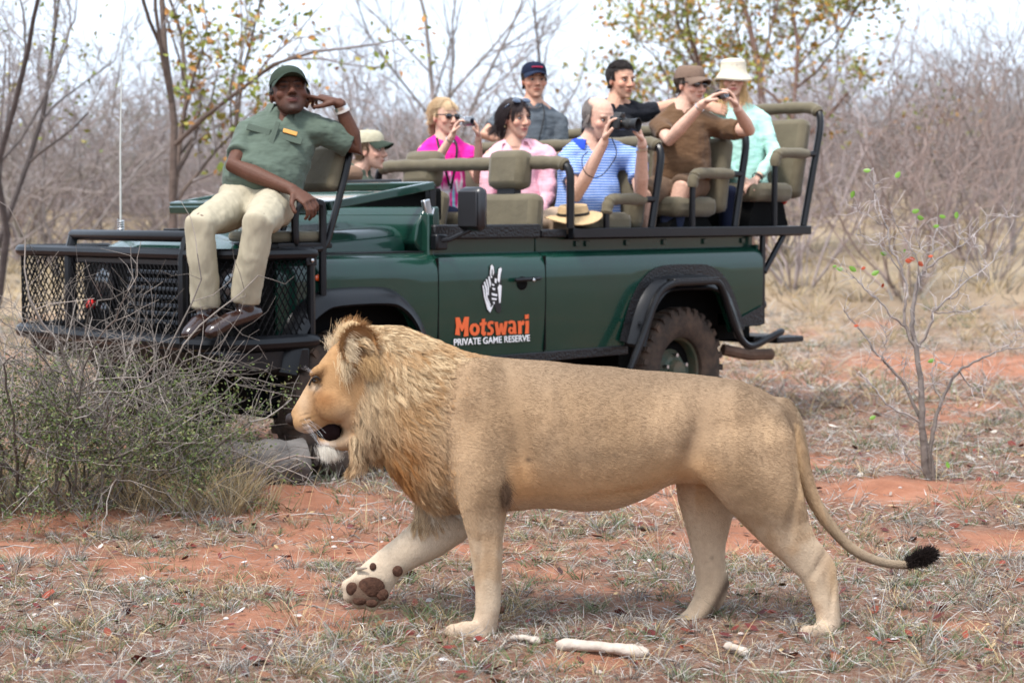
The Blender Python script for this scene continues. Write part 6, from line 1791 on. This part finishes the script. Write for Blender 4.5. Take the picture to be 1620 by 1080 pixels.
LEAFY = [(.16, .20, .035), (.22, .24, .05), (.30, .26, .06), (.40, .19, .05)]
def tree(px, Y, label, stems, lev, fork, seed, leaf=None, bark=BARKG, twig=TWIGM, wob=.16, up=.05, spread=.7, rmin=.0, cl=.29):
    base = np.array([(px - CX) / FPX * Y, Y, 0]); base[2] = gz(base[0], Y)[0] - .05
    t = empty('tree', base); tag(t, label, 'tree', 'trees behind the vehicle')
    P = Plant(seed, cl)
    for d, L, r, off in stems: P.grow(np.array(off, float), d, L, r, 0, lev, fork, wob, up, spread=spread)
    part('trunk', P.mesh(0, 1, bark), M_BARK, t)
    c = part('crown', P.mesh(2, 9, twig, rmin), M_TWIG, t)
    if leaf: part('foliage', P.leaves(lev - 1, leaf[0], leaf[1], leaf[2], leaf[3], .12), M_LEAF, c, False)
    return t
tree(-25, 19, 'dark tree with long bare boughs, at the left edge of the picture', [((.1, 0, 1), 3.4, .046, (0, 0, 0)), ((.55, 0, .9), 2.6, .034, (.1, 0, 1.0))], 4, [5, 5, 4, 3], 3, (2, .035, LEAFY[:3], .12), (.10, .085, .08), wob=.13, spread=.75)
tree(262, 19, 'twin stemmed tree with sparse yellow green leaves behind the bonnet', [((.02, 0, 1), 4.0, .052, (.06, 0, 0)), ((-.12, .1, 1), 3.6, .040, (-.03, 0, 0)), ((.42, 0, .9), 2.3, .032, (.1, 0, .55))], 4, [5, 5, 4, 3], 11, (3, .045, LEAFY, .5), BARKB, wob=.10, spread=.75)
tree(722, 33, 'tall leafless grey tree rising behind the girl and the youth in the cap', [((-.06, 0, 1), 4.6, .062, (0, 0, 0)), ((.18, 0, 1), 3.2, .036, (0, 0, 1.8)), ((-.35, 0, 1), 2.6, .03, (-.05, 0, 2.0))], 4, [5, 5, 4, 3], 23, None, (.17, .14, .125), wob=.10, spread=.6, cl=.36)
tree(1192, 27, 'broad tree with yellow green and orange leaves above the woman in the sun hat', [((.16, 0, 1), 3.9, .075, (.1, 0, 0)), ((-.28, 0, 1), 3.4, .055, (0, 0, .4)), ((.5, 0, .9), 3.0, .045, (.15, 0, 1.2))], 4, [5, 5, 4, 4], 31, (5, .052, LEAFY + [(.45, .24, .04), (.26, .27, .06)], .9), (.16, .10, .08), wob=.15, spread=.9, cl=.42)
tree(880, 40, 'thin bare tree between the two youths', [((0, 0, 1), 3.8, .08, (0, 0, 0)), ((.2, 0, 1), 3.2, .05, (.1, 0, .3))], 4, [5, 4, 4, 3], 41, None, (.19, .16, .15), wob=.12, spread=.65)
for i, (px_, Y_, h, lab) in enumerate(((95, 27, 3.4, 'bare grey tree beyond the bull bar'), (165, 31, 3.6, 'bare mauve tree left of the aerial'), (420, 36, 3.6, 'bare tree just left of the ranger\'s cap'), (505, 33, 3.9, 'bare tree behind the ranger\'s raised hand'), (570, 38, 3.7, 'bare forked tree above the driver'), (625, 34, 3.3, 'low bare tree left of the girl\'s hair'), (790, 42, 4.0, 'faint bare tree left of the blue cap'),
                                     (1395, 33, 3.3, 'bare thorn tree right of the rear roll hoop'), (1490, 30, 3.4, 'bare thorn tree above the sapling'), (1600, 27, 3.6, 'bare thorn tree at the right edge of the picture'), (1330, 40, 4.0, 'distant bare tree beside the broad leafy tree'))):
    tree(px_, Y_, lab, [((.1 * math.sin(i * 2.1), 0, 1), h * .72, .026 + .008 * (i % 3), (0, 0, 0)), ((.35 * math.cos(i * 1.7), .1, 1), h * .6, .024, (.05, 0, .15)), ((-.4 * math.cos(i), -.1, 1), h * .5, .02, (-.05, 0, .1))], 4, [4, 4, 4, 3], 60 + i, None, (.19, .165, .155), (.28, .25, .24), wob=.15, spread=.7, rmin=.004, cl=.38)
# shrubs of the thicket: six shapes, many bushes
protos = []
for k in range(6):
    P = Plant(200 + k); rg = P.r
    for i in range(15):
        a = rg.random() * 6.283; P.grow((.12 * math.cos(a), .12 * math.sin(a), 0), (.55 * math.cos(a), .55 * math.sin(a), 1), 1.25 + .6 * rg.random(), .008 + .006 * rg.random(), 1, 4, [4, 4, 3], .2, .03, spread=.65)
    v, f, c = P.mesh(0, 9, [(.28, .235, .225), (.25, .205, .195), (.30, .25, .24), (.23, .195, .18), (.28, .215, .19), (.22, .195, .165)][k], .0035, .4)
    protos.append(big_mesh('shrub_mesh', v, f, c, M_TWIG, True))
rg = np.random.default_rng(5)
spots = []
for i in range(105):
    Y_ = 19 + 34 * rg.random() ** .8; px_ = -60 + 1740 * rg.random()
    if 250 < px_ < 1230 and Y_ < 27: continue
    if Y_ < 24 and 1260 < px_ < 1640 and rg.random() < .75: continue
    if Y_ < 22 and px_ < 240 and rg.random() < .45: continue
    spots.append((px_, Y_, rg.random()))
for px_, Y_, q in spots:
    x = (px_ - CX) / FPX * Y_
    o = link('bare_shrub', protos[rg.integers(0, 6)], None, (x, Y_, gz(x, Y_)[0] - .03))
    o.rotation_euler = (0, 0, q * 6.283); s_ = (.55 + .55 * rg.random()) * (1.35 if px_ > 1290 else 1.75 if px_ < 260 else 1.35); o.scale = (s_ * 1.1, s_ * 1.1, s_ * (.9 + .3 * rg.random()))
    zone = 'left of the aerial' if px_ < 200 else 'behind the ranger' if px_ < 640 else 'behind the seated passengers' if px_ < 1240 else 'behind the sapling' if px_ < 1500 else 'near the right edge of the picture'
    depth = 'nearer' if Y_ < 31 else 'far' if Y_ < 42 else 'farthest'
    tag(o, '%s leafless grey mauve shrub of the blurred thicket %s' % (depth, zone), 'shrub', '%s thicket shrubs %s' % (depth, zone))
# far wood that closes the view
rg = np.random.default_rng(8); P = []
V, F, C, o = [], [], [], 0
n = 9000
x = (rg.random(n) * 2 - 1) * 34; y = 55 + 30 * rg.random(n); L = .6 + 1.3 * rg.random(n); z0 = np.array(gz(x, y)) + 1.5 * rg.random(n) ** 2
a = rg.normal(size=(n, 2)) * .35
p0 = np.column_stack([x, y, z0]); p1 = p0 + np.column_stack([a[:, 0], a[:, 1], np.ones(n)]) * (L * .5)[:, None]; p2 = p1 + np.column_stack([a[:, 0] * 2, a[:, 1], .9 * np.ones(n)]) * (L * .5)[:, None]
r = (.012 + .02 * rg.random(n))[:, None]
tri_ = np.array([(1, 0, 0), (-.5, .87, 0), (-.5, -.87, 0)])
V = np.concatenate([p[:, None, :] + tri_[None] * rr[:, :, None] for p, rr in ((p0, r), (p1, r * .7), (p2, r * .3))], 1)
b = (np.arange(n) * 9)[:, None]; fs = []
for j in (0, 3):
    for k in range(3): fs.append(b + np.array([[j + k, j + (k + 1) % 3, j + 3 + (k + 1) % 3, j + 3 + k]]))
C = np.repeat((np.array([(.30, .25, .24), (.34, .28, .27), (.28, .22, .19)])[rg.integers(0, 3, n)] * (.8 + .4 * rg.random((n, 1))))[:, None], 9, 1)
wd = link('distant_wood', big_mesh('distant_wood', V.reshape(-1, 3), np.concatenate(fs), C.reshape(-1, 3), M_TWIG)); tag(wd, 'far mauve grey leafless bushveld closing the view', kind='stuff')

# ---- thorn bush in front of the bull bar
bc = np.array([(85 - CX) / FPX * 8.75, 8.75, 0]); bc[2] = gz(bc[0], bc[1])[0] - .03
th = empty('thorn_bush', bc); tag(th, 'tangled grey thorn bush with tiny green leaves in front of the bull bar', 'bush')
P = Plant(77, .42); rg = P.r
for i in range(78):
    a = rg.random() * 6.283; rr = .50 * math.sqrt(rg.random()); ox, oy = rr * math.cos(a) * 1.1, rr * math.sin(a) * .6
    P.grow((ox, oy, 0), (.45 * math.cos(a) + .1 * rg.normal(), .3 * math.sin(a), .9), .50 + .42 * rg.random() * (1.1 - abs(ox) * .6), .0055 + .004 * rg.random(), 1, 3, [4, 5, 4], .26, .0, spread=.95, n=5)
part('stems', P.mesh(0, 1, (.16, .135, .115), 0, .6), M_BARK, th)
tw = part('twigs', P.mesh(2, 9, (.19, .165, .145), .0010, 1.1), M_TWIG, th)
lf = [q for pts, rad, lev in P.seg if lev >= 2 for q in pts[1:]]
lf = np.array(lf); lf = lf[(lf[:, 2] < .72) & (rg.random(len(lf)) < np.interp(lf[:, 2], [0, .2, .5, .72], [.9, 1, .55, .1]) * (.35 + .65 * (fbm(lf, 4, 3) > .5)))]
lf = np.repeat(lf, 10, 0) + rg.normal(size=(len(lf) * 10, 3)) * .022
part('foliage', leaf_mesh(lf, .0085, [(.07, .10, .025), (.11, .14, .04), (.055, .08, .022), (.14, .135, .055)], rg), M_LEAF, th, False)
# second, lower bush tangle to its right, and tall straw round both
bc2 = np.array([(262 - CX) / FPX * 8.75, 8.75, 0]); bc2[2] = gz(bc2[0], bc2[1])[0] - .03
th2 = empty('thorn_bush', bc2); tag(th2, 'low bare thorny tangle in straw between the leafy thorn bush and the log', 'bush')
P = Plant(78, .48); rg = P.r
for i in range(13):
    a = rg.random() * 6.283; rr = .30 * math.sqrt(rg.random())
    P.grow((rr * math.cos(a) * 1.2, rr * math.sin(a) * .6, 0), (.4 * math.cos(a), .3 * math.sin(a), .9), .28 + .30 * rg.random(), .004 + .003 * rg.random(), 1, 3, [4, 4, 3], .28, .0, spread=.95, n=5)
part('stems', P.mesh(0, 1, (.24, .19, .16), 0, .5), M_BARK, th2); part('twigs', P.mesh(2, 9, (.24, .205, .18), .0010, .8), M_TWIG, th2)
n = 340; q = np.column_stack([rg.uniform(-2.55, -1.25, n), 8.5 + .55 * rg.random(n)]) + rg.normal(size=(n, 2)) * .05
g1 = tufts(0, 16, 0, 0, (.12, .34), .0030, .05, cols=[STRAW, STRAW, GREYS], lean=(.02, .5), pts=q[:210])
q2 = np.column_stack([rg.uniform(-1.85, -1.15, 50), 8.45 + .35 * rg.random(50)])
g2 = tufts(0, 14, 0, 0, (.16, .36), .0034, .05, cols=[STRAW], lean=(.02, .45), pts=q2)
g3 = tufts(0, 20, 0, 0, (.06, .16), .0030, .06, pts=q[210:])
stuff('straw_grass', [g1, g2, g3], M_BLADE, 'tall dry straw grass round the foot of the thorn bushes')

# ---- sapling on the right
SY = 9.45
def sp(x, y, d=0.0): return at(1220 + x * .5277, 230 + y * .5277, SY - d)
sb = sp(470, 1010); sb[2] = gz(sb[0], sb[1])[0] - .02
sap = empty('sapling', sb); tag(sap, 'slender leafless sapling with a few bright green leaves', 'sapling')
limbs = [([(470, 1010), (458, 930), (452, 820), (450, 720), (436, 630), (425, 560), (425, 480), (438, 420), (452, 380)], 7.5, 3.0), ([(486, 1000), (480, 900), (492, 830), (510, 770), (560, 680), (620, 645), (690, 615), (755, 608)], 5.0, 1.0), ([(478, 990), (462, 880), (440, 800), (400, 720), (350, 660), (310, 620), (290, 580), (250, 535), (215, 500)], 4.2, 1.0),
         ([(452, 835), (400, 805), (345, 775), (300, 720), (262, 680)], 3.0, .8), ([(432, 610), (405, 550), (400, 480), (408, 420), (380, 350), (355, 300), (350, 250), (318, 170), (303, 70)], 4.0, .9), ([(405, 545), (360, 510), (330, 470), (280, 430), (250, 395), (205, 370)], 3.0, .8), ([(440, 605), (475, 550), (485, 500), (530, 460), (580, 410), (650, 360), (690, 290)], 3.6, .8),
         ([(452, 380), (490, 350), (540, 320), (580, 290), (640, 240), (690, 210), (730, 215)], 3.2, .7), ([(452, 380), (480, 330), (490, 270), (500, 215)], 2.6, .7), ([(410, 420), (370, 350), (310, 290), (255, 265)], 2.4, .7), ([(350, 250), (300, 215), (250, 190)], 1.8, .6), ([(485, 500), (540, 500), (600, 495), (640, 480)], 2.0, .6), ([(510, 770), (480, 700), (500, 650), (540, 660)], 2.2, .7), ([(560, 680), (600, 720), (640, 720)], 1.8, .6), ([(530, 460), (560, 440), (600, 300), (640, 350)], 1.6, .5), ([(470, 990), (420, 940), (380, 880), (355, 830)], 2.0, .6), ([(425, 480), (440, 410), (430, 330), (380, 250), (355, 200)], 2.2, .6), ([(480, 330), (440, 290), (430, 250)], 1.5, .5), ([(560, 300), (565, 260)], 1.4, .5), ([(330, 640), (345, 590), (340, 550)], 1.5, .5), ([(690, 615), (720, 590), (756, 560)], 1.4, .5), ([(455, 780), (400, 700), (395, 640)], 1.6, .6)]
rg = np.random.default_rng(12); b = MB(); tips = MB()
for i, (pts, r0, r1) in enumerate(limbs):
    dz = rg.normal() * .10
    W = [sp(x, y, dz * min(1, k / 3)) - sb for k, (x, y) in enumerate(pts)]
    path = smooth_path(W, 4); path += rg.normal(size=path.shape) * .004
    rad = np.linspace(r0, r1, len(path)) * (.0028 if i < 3 else .0023)
    c = mix(np.array([.20, .165, .145]), np.array([.40, .37, .36]), np.linspace(0, 1, len(path)))
    (b if i < 3 else tips).add(*(lambda rr: (np.vstack(rr), [(u * 6 + v, u * 6 + (v + 1) % 6, (u + 1) * 6 + (v + 1) % 6, (u + 1) * 6 + v) for u in range(len(rr) - 1) for v in range(6)]))(tube_rings(path, rad, 6)), col=np.repeat(c, 6, 0) if i >= 3 else np.repeat(mix(np.array([.12, .095, .08]), np.array([.24, .215, .20]), np.linspace(0, 1, len(path))), 6, 0))
    for _ in range(int(6 + len(path) * .8)):
        k = rg.integers(len(path) // 3, len(path)); d = unit(rg.normal(size=3) + np.array([0, -.1, .5])); L = .04 + .11 * rg.random()
        q0 = path[k]; q1 = q0 + d * L * .5 + rg.normal(size=3) * .006; q2 = q1 + unit(d + rg.normal(size=3) * .5) * L * .5
        tips.tube([q0, q1, q2], [.0018, .0014, .0008], 4, col=(.42, .38, .37))
b.build('trunk', M_BARK, sap, 180); tips.build('branches', M_BARK, sap, 180)
M_GLEAF = mat('fresh_green_leaf', (.11, .22, .02), .45, 0, .4, var=.15); M_RLEAF = mat('rust_red_leaf', (.35, .06, .02), .6, var=.2)
def leaf(x, y, s_, m, par):
    c = sp(x, y, .05 * rg.normal()) - sb; a = rg.random() * 6.283; u = unit((math.cos(a), rg.normal() * .3, math.sin(a) * .5)); v = unit(np.cross(u, (.2 * rg.normal(), -1, .3))); w = np.cross(u, v)
    pts = [(-1, 0), (-.6, .45), (0, .62), (.6, .42), (1.05, 0), (.6, -.42), (0, -.62), (-.6, -.45)]
    V = [c] + [c + (u * p + v * q) * s_ + w * s_ * .35 * abs(q) for p, q in pts]
    MB().add(V, [(0, 1 + k, 1 + (k + 1) % 8) for k in range(8)]).build('leaf', m, par, 180, fix=False)
for x, y, s_ in ((287, 75, 13), (380, 88, 15), (245, 147, 14), (433, 197, 14), (448, 217, 14), (514, 213, 12), (556, 209, 13), (495, 242, 11), (338, 324, 13), (312, 382, 15), (245, 370, 15), (206, 370, 13), (190, 362, 8), (400, 316, 7), (480, 645, 13), (304, 815, 12), (530, 957, 12)): leaf(x, y, s_ * .0015, M_GLEAF, sap)
for x, y, s_ in ((412, 345, 12), (422, 340, 10), (449, 355, 11), (478, 332, 7), (335, 420, 7), (276, 368, 7), (255, 540, 7)): leaf(x, y, s_ * .0019, M_RLEAF, sap)
# ---- fallen log beside the front wheel
lg = at(412, 700, 9.05); lg[2] = 0
log_ = MB(); path = smooth_path([at(300, 690, 8.95) * [1, 1, 0] + [0, 0, .15], at(360, 692, 9.05) * [1, 1, 0] + [0, 0, .17], at(420, 694, 9.15) * [1, 1, 0] + [0, 0, .17], at(474, 700, 9.25) * [1, 1, 0] + [0, 0, .16]], 4)
rr = np.array([.115 + .010 * math.sin(i * 1.7) for i in range(len(path))])
path = smooth_path(path, 3); rr = np.interp(np.linspace(0, 1, len(path)), np.linspace(0, 1, len(rr)), rr)
rings_ = tube_rings(path - lg, rr, 22)
rings_ = [p_ + (q_ - p_) * (.82 + .42 * fbm(q_ * np.array([.5, .5, 2.0]), 9, 6))[:, None] for p_, q_ in zip(path - lg, rings_)]
log_.loft(rings_)
lo = log_.build('fallen_log', mat('weathered_log', (.11, .10, .092), .95, 0, .1, var=.55, vscale=9, bump=.02, bscale=18, stretch=(.6, .6, 1.4)), None, 50); lo.location = lg
tag(lo, 'weathered grey log lying on the ground beside the front wheel', 'log')
# ---- bones and pale sticks in the foreground
M_BONE = mat('bleached_bone', (.40, .34, .285), .7, 0, .3, var=.22, vscale=30, bump=.003, bscale=50)
def bone(pa, pb, r, label, name='bone', knob=1.35):
    a, c = onz(*pa, .016), onz(*pb, .016); o0 = (a + c) / 2; o0[2] = 0
    pts = [a + (c - a) * t - o0 + np.array([0, 0, .006 * math.sin(t * 3)]) for t in (0, .06, .15, .5, .82, .93, 1)]
    b = MB(); b.tube(pts, np.array([r * .9, r * knob, r * .95, r * .85, r, r * knob, r * 1.05]), 10, flat=.85, round_ends=True)
    me, V = organic(b, .006, 2); V = V + normals(me) * ((fbm(V, 40, 3) - .5) * .008)[:, None]
    o = finish(me, V, None, name, M_BONE, None); o.location = o0; tag(o, label, 'bone')
bone((888, 1019), (1016, 1032), .024, 'long bleached bone lying in the grass before the hind paws', knob=1.15)
bone((1150, 1022), (1178, 1032), .016, 'small bleached bone fragment between the hind paws')
bone((812, 1008), (850, 1014), .013, 'short bleached bone near the standing forepaw')
